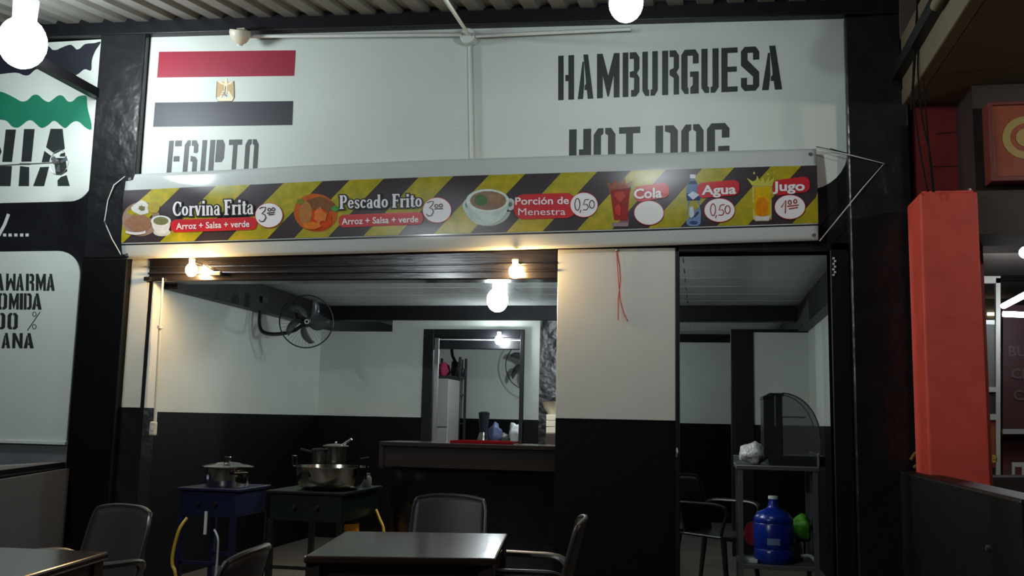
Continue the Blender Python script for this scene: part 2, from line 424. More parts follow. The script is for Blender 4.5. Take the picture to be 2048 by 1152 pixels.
# ------------------------------------------------------------------ stencil lettering
G = {
 'H': [[(0,0),(.34,0),(.34,1),(0,1)], [(.64,0),(1,0),(1,1),(.64,1),(.64,.56),(.45,.56),(.45,.42),(.64,.42)]],
 'A': [[(0,0),(.34,0),(.42,.32),(.40,.84),(.30,.84)], [(.36,1),(.66,1),(1,0),(.64,0),(.58,.2),(.44,.2),(.44,.3),(.53,.34),(.5,.5)]],
 'M': [[(0,0),(0,1),(.25,1),(.5,.5),(.75,1),(1,1),(1,0),(.74,0),(.74,.5),(.53,.03),(.46,.03),(.26,.5),(.26,0)]],
 'W': [[(0,1),(0,0),(.25,0),(.5,.5),(.75,0),(1,0),(1,1),(.74,1),(.74,.5),(.53,.75),(.46,.75),(.26,.5),(.26,1)]],
 'B': [[(0,0),(.34,0),(.34,1),(0,1)], [(.42,1),(.8,1),(1,.88),(1,.62),(.85,.52),(1,.42),(1,.1),(.8,0),(.5,0),(.5,.15),(.66,.15),(.68,.42),(.42,.44),(.42,.56),(.66,.58),(.66,.85),(.42,.85)]],
 'U': [[(0,1),(.36,1),(.36,.15),(.45,.13),(.45,0),(.2,0),(0,.12)], [(.64,1),(1,1),(1,.12),(.8,0),(.53,0),(.53,.13),(.64,.15)]],
 'R': [[(0,0),(.36,0),(.36,1),(0,1)], [(.44,1),(.8,1),(1,.88),(1,.6),(.85,.5),(1,.4),(1,0),(.68,0),(.68,.38),(.44,.44),(.44,.56),(.68,.6),(.68,.85),(.44,.85)]],
 'G': [[(.45,1),(.2,1),(0,.88),(0,.12),(.2,0),(.42,0),(.42,.12),(.36,.16),(.36,.86),(.66,.86),(.66,.68),(1,.68),(1,.88),(.8,1)], [(.5,.5),(1,.5),(1,0),(.52,0),(.52,.14),(.66,.2),(.66,.38),(.5,.38)]],
 'E': [[(0,0),(1,0),(1,.12),(.38,.12),(.38,.45),(.95,.45),(.95,.57),(.38,.57),(.38,.88),(1,.88),(1,1),(0,1)]],
 'e': [[(0,0),(.36,0),(.36,1),(0,1)], [(.47,.85),(.98,.85),(.98,1),(.47,1)], [(.45,.46),(.9,.46),(.9,.6),(.45,.6)], [(.45,0),(.95,0),(.95,.13),(.45,.13)]],
 'g': [[(.42,1),(.2,1),(0,.88),(0,.1),(.1,0),(.34,0),(.34,.84),(.42,.87)], [(.5,1),(.82,1),(1,.88),(1,.7),(.9,.66),(.68,.68),(.68,.84),(.5,.87)], [(.5,.6),(.86,.57),(1,.48),(1,.02),(.66,.0),(.66,.44),(.5,.46)]],
 'S': [[(0,.9),(.2,1),(.8,1),(1,.88),(1,.7),(.66,.7),(.66,.86),(.36,.86),(.36,.7),(1,.42),(1,.1),(.8,0),(.2,0),(0,.1),(0,.3),(.33,.3),(.33,.14),(.66,.14),(.66,.32),(0,.58)]],
 'I': [[(0,0),(1,0),(1,1),(0,1)]],
 'P': [[(0,0),(.34,0),(.34,1),(0,1)], [(.42,1),(.85,1),(1,.88),(1,.52),(.85,.42),(.42,.42)]],
 'T': [[(0,.86),(0,1),(1,1),(1,.86),(.66,.86),(.66,0),(.33,0),(.33,.86)]],
 'O': [[(.45,1),(.2,1),(0,.86),(0,.12),(.2,0),(.45,0),(.45,.13),(.34,.17),(.34,.84),(.45,.88)], [(.53,1),(.8,1),(1,.86),(1,.12),(.8,0),(.53,0),(.53,.13),(.66,.17),(.66,.84),(.53,.88)]],
 'D': [[(0,0),(.34,0),(.34,1),(0,1)], [(.42,1),(.8,1),(1,.88),(1,.12),(.8,0),(.42,0),(.42,.12),(.66,.17),(.66,.83),(.42,.87)]],
 'N': [[(0,0),(0,1),(.3,1),(.7,.4),(.7,1),(1,1),(1,0),(.72,0),(.3,.58),(.3,0)]],
 'C': [[(1,.68),(1,.88),(.8,1),(.2,1),(0,.88),(0,.12),(.2,0),(.8,0),(1,.12),(1,.32),(.66,.32),(.66,.14),(.34,.14),(.34,.86),(.66,.86),(.66,.68)]],
}
def word(chars, spans, TL, TR, BR, BL, parent, m=LETTER, Y=F-0.0055):
    # spans in px along the top line; the box corners are points on the wall
    for ch, (a, b) in zip(chars, spans):
        mb = MB()
        u0 = (a-TL[0])/(TR[0]-TL[0]); u1 = (b-TL[0])/(TR[0]-TL[0])
        for poly in G[ch]:
            pts = []
            for (gx, gy) in poly:
                u = u0 + (u1-u0)*gx
                tx = TL[0]+(TR[0]-TL[0])*u; ty = TL[1]+(TR[1]-TL[1])*u
                bx = BL[0]+(BR[0]-BL[0])*u; by = BL[1]+(BR[1]-BL[1])*u
                pts.append(at(tx*gy+bx*(1-gy), ty*gy+by*(1-gy), Y))
            mb.prism(pts, (0, 0.003, 0))
        mb.build('letter', m, parent)
def cs(l, ox, s): return [(ox+a*s, ox+b*s) for a, b in l]
s4 = 670/2048
word('HAMBURGUESA', cs([(203,300),(322,418),(440,578),(597,700),(717,812),(838,942),(955,1062),(1078,1184),(1200,1300),(1320,1432),(1448,1572)],1050,s4),
     (1050+203*s4,341*s4),(1050+1572*s4,276*s4),(1050+1572*s4,546*s4),(1050+203*s4,613*s4), panel)
word('HOTDOG', cs([(270,405),(420,553),(575,705),(798,935),(955,1092),(1112,1250)],1050,s4),
     (1050+270*s4,792*s4),(1050+1250*s4,750*s4),(1050+1250*s4,1030*s4),(1050+268*s4,1075*s4), panel)
s2 = 400/1536
word('egIPTO', cs([(378,478),(500,606),(634,670),(694,808),(838,940),(966,1068)],240,s2),
     (240+378*s2,60+850*s2),(240+1068*s2,60+838*s2),(240+1050*s2,60+1130*s2),(240+352*s2,60+1150*s2), panel)
s8 = 180/864
def lw(chars, spans, y0, y1):
    word(chars, cs(spans,0,s8), (0,480+y0*s8), (525*s8,480+(y0+3)*s8), (525*s8,480+(y1+3)*s8), (-5*s8,480+y1*s8), panel3, Y=F-0.0135)
lw('AWARMA', [(-45,40),(60,150),(155,230),(250,328),(345,440),(445,525)], 322, 485)
lw('OMIDA', [(-20,70),(88,182),(190,222),(230,305),(308,400)], 510, 666)
lw('OO', [(-50,52),(74,172)], 700, 857)
lw('CANA', [(-80,0),(18,100),(120,218),(228,325)], 892, 1038)
def ribbon(mb, pts, w, Y, t=0.003, close=False):
    # flat stroke of px width w along px points on plane Y (or via a mapping function)
    fn = Y if callable(Y) else (lambda x, y: at(x, y, Y))
    n = len(pts)
    L = []; Rr = []
    for i in range(n):
        a = pts[(i-1) % n] if close else pts[max(i-1,0)]; b = pts[(i+1) % n] if close else pts[min(i+1,n-1)]
        dx, dy = b[0]-a[0], b[1]-a[1]; l = math.hypot(dx,dy) or 1
        ww = w[i] if isinstance(w, (list, tuple)) else w
        nx, ny = -dy/l*ww/2, dx/l*ww/2
        L.append((pts[i][0]+nx, pts[i][1]+ny)); Rr.append((pts[i][0]-nx, pts[i][1]-ny))
    vs = []
    for l, r in zip(L, Rr):
        a = fn(*l); b = fn(*r); vs += [a, b, a+Vector((0,t,0)), b+Vector((0,t,0))]
    fs = []
    rng = range(n if close else n-1)
    for i in rng:
        j = (i+1) % n
        fs += [(4*i,4*i+1,4*j+1,4*j), (4*i+2,4*j+2,4*j+3,4*i+3), (4*i,4*j,4*j+2,4*i+2), (4*i+1,4*i+3,4*j+3,4*j+1)]
    if not close: fs += [(0,2,3,1), (4*n-4,4*n-3,4*n-1,4*n-2)]
    mb.add(vs, fs); return mb
def arc(cx, cy, rx, ry, a0, a1, n=14): return [(cx+rx*math.cos(math.radians(a0+(a1-a0)*k/n)), cy+ry*math.sin(math.radians(a0+(a1-a0)*k/n))) for k in range(n+1)]
mb = MB(); ribbon(mb, [(385*s8,480+690*s8),(262*s8,480+870*s8)], 1.6, F-0.0135)
ribbon(mb, arc(330*s8,480+712*s8,17*s8,22*s8,0,360)[:-1], 1.3, F-0.0135, close=True)
ribbon(mb, arc(328*s8,480+832*s8,18*s8,22*s8,0,360)[:-1], 1.3, F-0.0135, close=True)
mb.build('percent_sign', LETTER, panel3)
# white scribble on the black band
mb = MB(); ribbon(mb, [(17,428),(9,449),(0,466),(-9,482)], 6, F-0.003)
for x in (9,20,31.5,43,54):
    mb.prism(px_poly([(x-3,467),(x+3,467),(x+3,473),(x-3,473)], F-0.003), (0,0.003,0))
mb.build('lettering', PVCW, wall_front)
# NIA
def curvy(P, n=4):
    out = []; L = len(P)
    for i in range(L):
        a, b, c, d = P[i-1], P[i], P[(i+1) % L], P[(i+2) % L]
        for k in range(n):
            t = k/n; out.append(tuple(.5*((2*b[q])+(c[q]-a[q])*t+(2*a[q]-5*b[q]+4*c[q]-d[q])*t*t+(3*b[q]-a[q]-3*c[q]+d[q])*t**3) for q in (0,1)))
    return out
s3 = 230/757
def pn(l): return [(a*s3, 60+b*s3) for a, b in l]
NIA = [[[(38,655),(104,655),(78,868),(14,868)], [(-8,895),(78,895),(68,1027),(-22,1027)], [(-95,655),(-40,655),(10,800),(-6,835)], [(-90,655),(-60,700),(-100,1027),(-140,1027)]],
       [[(158,652),(227,652),(206,866),(140,866)], [(132,895),(192,903),(190,1027),(122,1027)], [(128,876),(196,876),(196,888),(128,888)]],
       [[(333,650),(411,650),(426,782),(362,815),(303,772)], [(292,795),(345,835),(332,868),(274,870)], [(264,903),(322,900),(290,1027),(218,1027)], [(398,815),(428,806),(428,832),(392,832)],
        [(352,842),(430,842),(442,930),(400,956),(368,950)], [(378,990),(400,968),(438,955),(458,1026),(380,1026)]]]
for polys in NIA:
    mb = MB()
    for q in polys: mb.prism(px_poly(pn(q), F-0.0065), (0,0.003,0))
    mb.build('letter', LETTER, panel2)
grn = [(-80,420),(0,405),(85,440),(140,470),(180,462),(215,430),(250,428),(285,458),(320,474),(350,455),(385,431),(415,435),(445,468),(475,470),(510,440),(545,431),(570,438),(575,510),(600,610),(598,656),(560,640),(525,608),(495,600),(465,615),(430,645),(400,628),(370,602),(345,600),(320,622),(275,645),(240,620),(210,596),(180,598),(145,625),(115,642),(80,635),(45,600),(0,590),(-80,600)]
MB().prism(px_poly(pn(curvy(grn)), F-0.0065), (0,0.003,0)).build('flag_stripe', FLAGGRN, panel2)
blk = [(-80,110),(200,120),(260,100),(320,108),(345,130),(375,130),(400,118),(460,97),(485,110),(503,127),(525,122),(560,93),(620,86),(662,80),(625,140),(604,200),(598,265),(555,258),(508,292),(430,320),(355,295),(320,285),(290,260),(255,255),(225,265),(190,295),(155,297),(100,280),(-80,280)]
MB().prism(px_poly(pn(curvy(blk)), F-0.0065), (0,0.003,0)).build('flag_stripe', FLAGBLK, panel2)
# flag of our stall
MB().prism(px_poly([(318,103.5),(591,100.5),(588,151.5),(314,155)], F-0.0065), (0,0.003,0)).build('flag_stripe', FLAGRED, panel)
MB().prism(px_poly([(310,205),(586,202),(584,250),(306,253.5)], F-0.0065), (0,0.003,0)).build('flag_stripe', FLAGBLK, panel)
e2 = lambda l: [(240+a*s2, 60+b*s2) for a, b in l]
em = MB()
for q in ([(745,395),(800,400),(800,460),(785,500),(738,515)], [(873,392),(826,400),(826,460),(842,500),(876,518)]):
    em.prism(px_poly(e2(q), F-0.0065), (0,0.003,0))
emb = em.build('flag_emblem', GOLD, panel)
em = MB()
for q in ([(800,412),(826,412),(824,470),(812,505),(800,470)], [(803,372),(822,372),(826,412),(800,412)], [(750,395),(765,392),(800,410),(800,424),(770,412)], [(868,392),(852,394),(826,410),(826,424),(856,412)],
          [(742,520),(872,520),(862,545),(752,545)], [(785,470),(800,465),(780,520),(760,520)], [(838,470),(826,465),(846,520),(868,520)]):
    em.prism(px_poly(e2(q), F-0.0075), (0,0.003,0))
em.build('flag_emblem', GOLDPALE, panel)
em = MB()
ribbon(em, e2([(745,395),(738,515),(752,548),(860,548),(877,518),(874,392)]), 0.9, F-0.008)
ribbon(em, e2([(812,430),(804,500),(820,508)]), 1.6, F-0.008)
ribbon(em, e2([(775,480),(800,484)]), 0.8, F-0.008); ribbon(em, e2([(770,495),(798,500)]), 0.8, F-0.008)
em.build('flag_emblem', GOLDDARK, panel)

# ------------------------------------------------------------------ banner
YB = F-0.09
TL, TR_, BR_, BL_ = (249,348),(1633,296),(1637,480),(241,517)
def wave(x, z):
    u = (x - at(245,430,YB).x); 
    return 0.006*math.sin(u*2.1+0.5) + 0.0014*math.sin(u*6.3+z*9) + 0.004*math.exp(-u*1.6)*math.sin(z*22+u*7)
def B(px, py, lift=0.0):
    p = at(px, py, YB)
    u = (px-245)/1390.0; yt = TL[1]+(TR_[1]-TL[1])*u-6*math.sin(PI*u); yb_ = BL_[1]+(BR_[1]-BL_[1])*u
    v = (py-yt)/(yb_-yt)
    p.y += wave(p.x, p.z) - lift + 0.022*abs(2*v-1)**3
    return p
def bil(u, v):
    sag = 0.0
    tx = TL[0]+(TR_[0]-TL[0])*u; ty = TL[1]+(TR_[1]-TL[1])*u + 6.0*math.sin(PI*u)*-1
    bx = BL_[0]+(BR_[0]-BL_[0])*u; by = BL_[1]+(BR_[1]-BL_[1])*u + 2.0*math.sin(PI*u)
    return tx*(1-v)+bx*v, ty*(1-v)+by*v
banner = thing('banner', 'long white glossy vinyl menu banner with yellow and black stripes above the openings', 'banner', at(940, 420, YB))
NU, NV = 150, 22
def sheet(v0, v1, lift, nv):
    vs = []; fs = []
    for j in range(nv+1):
        for i in range(NU+1):
            u = i/NU; v = v0+(v1-v0)*j/nv
            vs.append(B(*bil(u, v), lift))
    for j in range(nv):
        for i in range(NU):
            a = j*(NU+1)+i; fs.append((a, a+1, a+NU+2, a+NU+1))
    return MB().add(vs, fs)
sheet(0, 1, 0, NV).build('vinyl_sheet', VINYL, banner, smooth=True, solid=0.002)
PR_DK = mat('banner print dark', rgb(58,50,54), 0.3, var=0.15, vscale=6)
PR_YE = mat('banner print yellow', rgb(178,158,30), 0.3, var=0.25, vscale=14, var_col=rgb(140,138,30))
PR_RED = mat('banner print red', rgb(190,40,48), 0.3)
PR_WH = mat('banner print white', rgb(225,222,222), 0.3)
PR_LINE = mat('banner print line', rgb(30,30,34), 0.3)
def print_mat(n, c, **k): return mat('banner print '+n, rgb(*c), 0.22, **k)
# v of the printed band
V0, V1 = 0.19, 0.815
sheet(V0, V1, 0.0022, 12).build('printed_band', PR_DK, banner, smooth=True)
# thin line at the lower edge
sheet(V1+0.012, V1+0.028, 0.0022, 1).build('printed_line', PR_LINE, banner, smooth=True)
# diagonal yellow stripes: sheared quads, clipped to the band
def bandpt(u, t, lift): return B(*bil(u, V0+(V1-V0)*t), lift)
def edge_top(px):  # px of the band's upper edge -> u
    return (px-248)/(1633-248)
stripe_top = [(308,362),(425,498),(566,645),(698,769),(836,908),(976,1049),(1118,1195),(1262,1331),(1395,1462),(1528,1600)]
stripe_top = [(303,360),(432,500),(567,646),(700,768),(838,907),(978,1050),(1122,1194),(1190+72,1332),(1404,1468),(1541,1602)]
shear = 97/1385.
for (a, b) in stripe_top:
    ua, ub = edge_top(a), edge_top(b)
    vs = []; fs = []; nt = 14; ns = 6
    for j in range(nt+1):
        t = j/nt
        for i in range(ns+1):
            u = ua+(ub-ua)*i/ns - shear*1.12*t
            u = min(max(u, 0.0), 1.0)
            vs.append(bandpt(u, t, 0.0034))
    for j in range(nt):
        for i in range(ns):
            k = j*(ns+1)+i; fs.append((k, k+1, k+ns+2, k+ns+1))
    MB().add(vs, fs).build('printed_stripe', PR_YE, banner, smooth=True)
ua, ub = edge_top(1690), edge_top(1760)
vs = []; fs = []
for j in range(9):
    for i in range(7):
        t = 0.3+0.7*j/8
        u = min(ua+(ub-ua)*i/6 - shear*1.12*t, 1.0); vs.append(bandpt(u, t, 0.0034))
for j in range(8):
    for i in range(6):
        k = j*7+i; fs.append((k, k+1, k+8, k+7))
MB().add(vs, fs).build('printed_stripe', PR_YE, banner, smooth=True)
def bl(lift): return lambda x, y: B(x, y, lift)
def bpoly(mb, pts, lift): mb.prism([B(x, y, lift) for x, y in pts], (0, 0.0008, 0)); return mb
def ell(cx, cy, rx, ry, n=36, tilt=0):
    t = math.radians(tilt)
    return [(cx+rx*math.cos(2*PI*k/n)*math.cos(t)-ry*math.sin(2*PI*k/n)*math.sin(t), cy+rx*math.cos(2*PI*k/n)*math.sin(t)+ry*math.sin(2*PI*k/n)*math.cos(t)) for k in range(n)]
def pill(x0, y0, x1, y1, h, n=8):   # centre line ends, height h
    r = h/2*0.8; out = []
    for cx, cy, a0 in ((x0+r, y0+h/2-r, 90), (x0+r, y0-h/2+r, 180), (x1-r, y1-h/2+r, 270), (x1-r, y1+h/2-r, 0)):
        out += arc(cx, cy, r, r, a0, a0+90, n)
    return out
pills = [(342,452,514,447,25),(679,443,847,437,25),(1028,414,1152,411,50),(1268,388,1338,381,31),(1394,381,1479,376,31),(1545,376,1619,370,31)]
mb = MB()
for k, q in enumerate(pills):
    MB()
    bpoly(MB(), pill(*q), 0.008).build('printed_label', PR_RED, banner)
discs = [(539,431,27,24),(875,421,28,24.5),(1168,410,27,24),(1298,426,29,23.5),(1439,421,30,23),(1579.5,415,30,23.5)]
for x, y, rx, ry in discs:
    dsk = bpoly(MB(), ell(x, y, rx+1.2, ry+1.2), 0.0092).build('printed_disc', PR_RED, banner)
    bpoly(MB(), ell(x, y, rx, ry), 0.0105).build('price_circle', PR_WH, dsk)
# lettering with Blender's own built-in font
def text_px(s, x0, x1, ybase0, ybase1, capy, m, lift, off=0.02, name='lettering', squeeze=None, shx=0.0):
    cu = bpy.data.curves.new('t', 'FONT'); cu.body = s; cu.size = 1; cu.offset = off; cu.resolution_u = 3
    ob = bpy.data.objects.new('t', cu); C.objects.link(ob)
    dg = bpy.context.evaluated_depsgraph_get(); me = bpy.data.meshes.new_from_object(ob.evaluated_get(dg))
    bpy.data.objects.remove(ob)
    xs = [v.co.x for v in me.vertices]; mn, mx = min(xs), max(xs)
    H = 0.729
    vs = []
    for v in me.vertices:
        u = (v.co.x-mn)/(mx-mn); x = x0+(x1-x0)*u; yb = ybase0+(ybase1-ybase0)*u
        vs.append(B(x + shx*v.co.y, yb - v.co.y/H*capy, lift))
    fs = [tuple(p.vertices) for p in me.polygons]
    bpy.data.meshes.remove(me)
    return MB().add(vs, fs).build(name, m, banner)
text_px('Arroz + Salsa + verde', 353, 500, 459, 454, 13, PR_WH, 0.0125, 0.018)
text_px('Arroz + Salsa + verde', 685, 838, 450, 445, 13, PR_WH, 0.0125, 0.018)
text_px('Porción de', 1031, 1138, 410, 408, 15, PR_WH, 0.0125, 0.016)
text_px('Menestra', 1037, 1131, 431, 430, 14.5, PR_WH, 0.0125, 0.0)
text_px('Cola', 1268, 1324, 398, 395, 20, PR_WH, 0.0125, 0.03)
text_px('Agua', 1403, 1472, 390, 388, 19, PR_WH, 0.0125, 0.03)
text_px('Jugo', 1545, 1609, 383, 382, 19, PR_WH, 0.0125, 0.03)
# heavy serif display lettering (own strokes): glyph box height 1 (cap), x-height .68
SER = {
 'C': (.62, [('a',.36,.5,.27,.44,45,315,.17), ('l',.57,.62,.57,.93,.09), ('l',.5,.08,.58,.3,.06)]),
 'P': (.60, [('l',.17,0,.17,1,.2), ('l',.02,.03,.34,.03,.07), ('l',.02,.97,.2,.97,.07), ('a',.3,.72,.2,.25,-90,90,.16)]),
 'F': (.55, [('l',.17,0,.17,1,.2), ('l',.02,.03,.34,.03,.07), ('l',.02,.96,.53,.96,.1), ('l',.2,.52,.42,.52,.09), ('l',.52,.78,.52,1,.07), ('l',.42,.42,.42,.62,.06)]),
 'o': (.50, [('a',.25,.34,.16,.27,0,360,.15)]),
 'r': (.40, [('l',.14,0,.14,.66,.17), ('l',.02,.03,.28,.03,.06), ('l',.02,.64,.14,.64,.06), ('a',.3,.46,.12,.16,190,330,.13)]),
 'v': (.48, [('l',.1,.66,.25,.02,.17), ('l',.4,.66,.26,.02,.09), ('l',0,.65,.2,.65,.06), ('l',.32,.65,.47,.65,.06)]),
 'i': (.28, [('l',.14,0,.14,.66,.17), ('l',.02,.03,.27,.03,.06), ('l',.02,.64,.14,.64,.06), ('l',.14,.8,.14,.98,.18)]),
 'n': (.54, [('l',.13,0,.13,.66,.17), ('l',.02,.03,.25,.03,.06), ('l',.02,.64,.13,.64,.06), ('a',.28,.42,.14,.22,180,360,.12), ('l',.42,0,.42,.45,.17), ('l',.32,.03,.54,.03,.06)]),
 'a': (.48, [('l',.35,.04,.35,.5,.16), ('a',.23,.47,.14,.17,180,360,.1), ('a',.22,.2,.13,.17,0,360,.13), ('l',.34,.03,.47,.05,.08)]),
 't': (.34, [('l',.16,.06,.16,.88,.17), ('l',.02,.64,.32,.64,.08), ('a',.25,.12,.09,.1,0,160,.08)]),
 'e': (.46, [('a',.23,.34,.15,.27,30,360,.14), ('l',.1,.36,.38,.36,.08)]),
 's': (.40, [('a',.2,.48,.12,.14,130,340,.11), ('a',.2,.18,.12,.15,-60,160,.12), ('l',.12,.42,.28,.26,.14)]),
 'c': (.42, [('a',.23,.34,.15,.27,40,320,.14), ('l',.36,.44,.36,.58,.08)]),
 'd': (.54, [('l',.4,0,.4,1,.17), ('l',.28,.97,.4,.97,.06), ('l',.4,.03,.54,.03,.06), ('a',.22,.33,.14,.26,0,360,.14)]),
}
def serif(s, x0, x1, yb0, yb1, cap, m, lift, fat=0.0):
    tot = sum(.24 if c == ' ' else SER[c][0]+.03 for c in s); k = (x1-x0)/tot
    pen = 0; mb = MB(); j = 0
    for c in s:
        if c == ' ': pen += .24; continue
        wd, st = SER[c]
        def mp(gx, gy):
            xx = x0+(pen+gx)*k; u = (xx-x0)/(x1-x0); return (xx, yb0+(yb1-yb0)*u-gy*cap)
        for e in st:
            j += 1; lf = lift + 0.0001*(j % 5)
            if e[0] == 'l':
                pts = [mp(e[1],e[2]), mp(e[3],e[4])]
                a, b = pts; dx, dy = b[0]-a[0], b[1]-a[1]; l = math.hypot(dx,dy)
                vert = abs(dy)/l
                wpx = e[5]*(k*vert+cap*(1-vert)) + fat*2
                ex = fat/l
                pts = [(a[0]-dx*ex, a[1]-dy*ex), (b[0]+dx*ex, b[1]+dy*ex)]
                ribbon(mb, pts, wpx, bl(lf), 0.0005)
            else:
                _, cx, cy, rx, ry, a0, a1, ww = e
                n = 18; pts = []; wl_ = []
                full = abs(a1-a0) >= 359
                for q in range(n + (0 if full else 1)):
                    an = math.radians(a0+(a1-a0)*q/n)
                    pts.append(mp(cx+rx*math.cos(an), cy+ry*(-math.sin(an))))
                    vv = abs(math.cos(an)); wl_.append((ww*k*vv + ww*0.55*cap*(1-vv)) + fat*2)
                ribbon(mb, pts, wl_, bl(lf), 0.0005, close=full)
        pen += wd+.03
    return mb.build('lettering', m, banner)
serif('Corvina Frita', 346, 509, 433, 429, 30, PR_LINE, 0.0095, 2.6)
serif('Corvina Frita', 346, 509, 433, 429, 30, PR_WH, 0.0125)
serif('Pescado Frito', 680, 846, 419, 415, 27, PR_LINE, 0.0095, 2.6)
serif('Pescado Frito', 680, 846, 419, 415, 27, PR_WH, 0.0125)
# handwritten prices
INK = print_mat('marker ink', (70,40,44)); INKR = print_mat('red marker ink', (150,36,30))
def hand(strokes, m, w=2.0):
    mb = MB()
    for q in strokes: ribbon(mb, q, w, bl(0.013), 0.0005)
    mb.build('handwritten_price', m, banner)
three = lambda x, y: [[(x,y-14),(x+6,y-17),(x+13,y-17),(x+11,y-10),(x+5,y-4),(x+11,y-2),(x+13,y+4),(x+9,y+11),(x+3,y+12),(x-1,y+8)]]
hand(three(520,432)+[arc(540,420,3,3,0,360,10), arc(548,419,3,3,0,360,10), [(535,427),(551,425)], [(538,430),(550,429)]], INK, 1.8)
hand(three(855,421)+[arc(874,413,3.2,3.2,0,360,10), arc(883,412,3.2,3.2,0,360,10), [(870,419),(887,418)]], INK, 1.8)
def fifty(x, y, m): hand([arc(x+5,y-3,5,12,-80,280,16), [(x+12,y+8),(x+10,y+14)], [(x+28,y-13),(x+20,y-12),(x+17,y-2),(x+24,y-3),(x+27,y+3),(x+23,y+8),(x+16,y+8)], arc(x+34,y-3,5,8,-60,300,14)], m, 1.7)
fifty(1150,412,INKR if False else INK); fifty(1421,423,INKR)
hand([[(1562,416),(1571,402),(1570,428)], arc(1579,406,3,4,0,360,10), arc(1590,404,3,4,0,360,10), [(1574,414),(1597,411)], [(1577,419),(1595,416)]], INKR, 2.0)
# printed pictures
def pic(name, layers):
    root = None
    for k, (pts, col) in enumerate(layers):
        m = print_mat(name+str(k), col, var=0.18, vscale=40)
        o = bpoly(MB(), pts, 0.0045+0.0011*k).build(name if root is None else 'printed_shape', m, root or banner)
        root = root or o
    return root
def blob(cx, cy, rx, ry, n=16, j=0.15, seed=1):
    rnd = random.Random(seed); return [(cx+rx*math.cos(2*PI*k/n)*(1+rnd.uniform(-j,j)), cy+ry*math.sin(2*PI*k/n)*(1+rnd.uniform(-j,j))) for k in range(n)]
pic('printed_plate', [(ell(282,438,38,34,tilt=-15),(150,128,112)), (blob(283,416,18,14,seed=2),(205,205,195)), (blob(308,415,12,12,seed=3),(170,150,70)),
    (blob(278,447,26,18,seed=4),(150,110,86)), (blob(283,416,6,5,seed=5,j=.4),(120,110,80)), (arc(272,440,40,30,60,120,8)+arc(272,437,38,28,120,60,8),(220,214,205))])
pic('printed_cup', [(ell(323,464,17,8),(205,205,200)), (arc(322,444,19,24,0,180,12),(222,222,216)), (ell(322,442,20,11),(225,225,220)), (ell(322,442,15,8),(120,124,84))])
pic('printed_fish_dish', [(ell(632,426,44,38,tilt=10),(190,96,44)), (blob(640,412,30,17,seed=6),(128,84,56)), (blob(636,440,30,22,seed=7),(206,72,26)), (blob(612,428,14,24,seed=8),(172,118,66)),
    (blob(602,404,8,6,seed=9),(120,130,50)), (blob(642,432,12,14,seed=10,j=.3),(214,120,60)), (blob(672,418,7,6,seed=11),(80,150,60)), (blob(625,452,20,7,seed=12),(216,120,40))])
pic('printed_soup_bowl', [(arc(976,418,46,34,10,170,14),(176,196,188)), (ell(935,412,9,13),(196,212,206)), (ell(1021,409,9,12),(196,212,206)), (ell(935,411,4,5),(110,120,110)), (ell(1021,409,4,5),(110,120,110)),
    (arc(976,404,42,46,5,175,16),(190,208,202)), (ell(976,402,43,23),(214,224,216)), (ell(977,402,36,19),(140,112,88)), (blob(962,402,13,11,seed=13),(66,110,58)), (blob(990,398,15,10,seed=14,j=.25),(156,122,92))])
pic('printed_cola_glass', [([(1218,374),(1262,374),(1257,453),(1225,453)],(132,92,98)), ([(1220,378),(1260,378),(1255,440),(1228,440)],(150,46,44)), ([(1216,374),(1213,362),(1224,370),(1230,359),(1238,368),(1250,356),(1252,368),(1266,360),(1260,376),(1222,380)],(150,84,60)),
    (blob(1240,392,9,10,seed=15,j=.3),(186,70,58)), (blob(1236,420,6,12,seed=16,j=.3),(200,66,60)), ([(1226,445),(1257,445),(1256,453),(1226,453)],(150,132,140))])
pic('printed_water_bottle', [([(1380,358),(1391,358),(1392,364),(1400,374),(1402,395),(1398,405),(1402,425),(1401,447),(1396,452),(1378,452),(1373,447),(1373,425),(1376,405),(1372,395),(1373,374),(1379,364)],(116,140,178)),
    ([(1380,349),(1391,349),(1391,357),(1380,357)],(220,226,232)), ([(1379,362),(1392,362),(1394,368),(1377,368)],(60,66,110)), ([(1373,387),(1401,386),(1400,400),(1374,401)],(52,60,120)), ([(1375,390),(1386,383),(1399,390),(1386,400)],(210,220,228)),
    (blob(1383,425,5,12,seed=17),(190,206,224)), (ell(1387,445,8,3),(60,80,130))])
pic('printed_juice_glass', [([(1505,372),(1543,372),(1543,438),(1537,443),(1512,443),(1506,438)],(206,196,130)), ([(1507,374),(1541,374),(1541,430),(1508,431)],(206,170,24)), (blob(1524,415,13,20,seed=18,j=.1),(216,130,20)),
    ([(1504,372),(1493,356),(1506,364),(1512,360),(1514,352),(1520,364),(1526,355),(1530,366),(1540,352),(1538,364),(1549,355),(1544,374)],(196,190,80)), (ell(1508,347,2,2),(216,206,100)), (ell(1536,349,1.6,1.6),(216,206,100)), (ell(1548,346,1.2,2),(216,206,100)),
    ([(1508,434),(1541,433),(1537,442),(1512,442)],(214,212,196))])
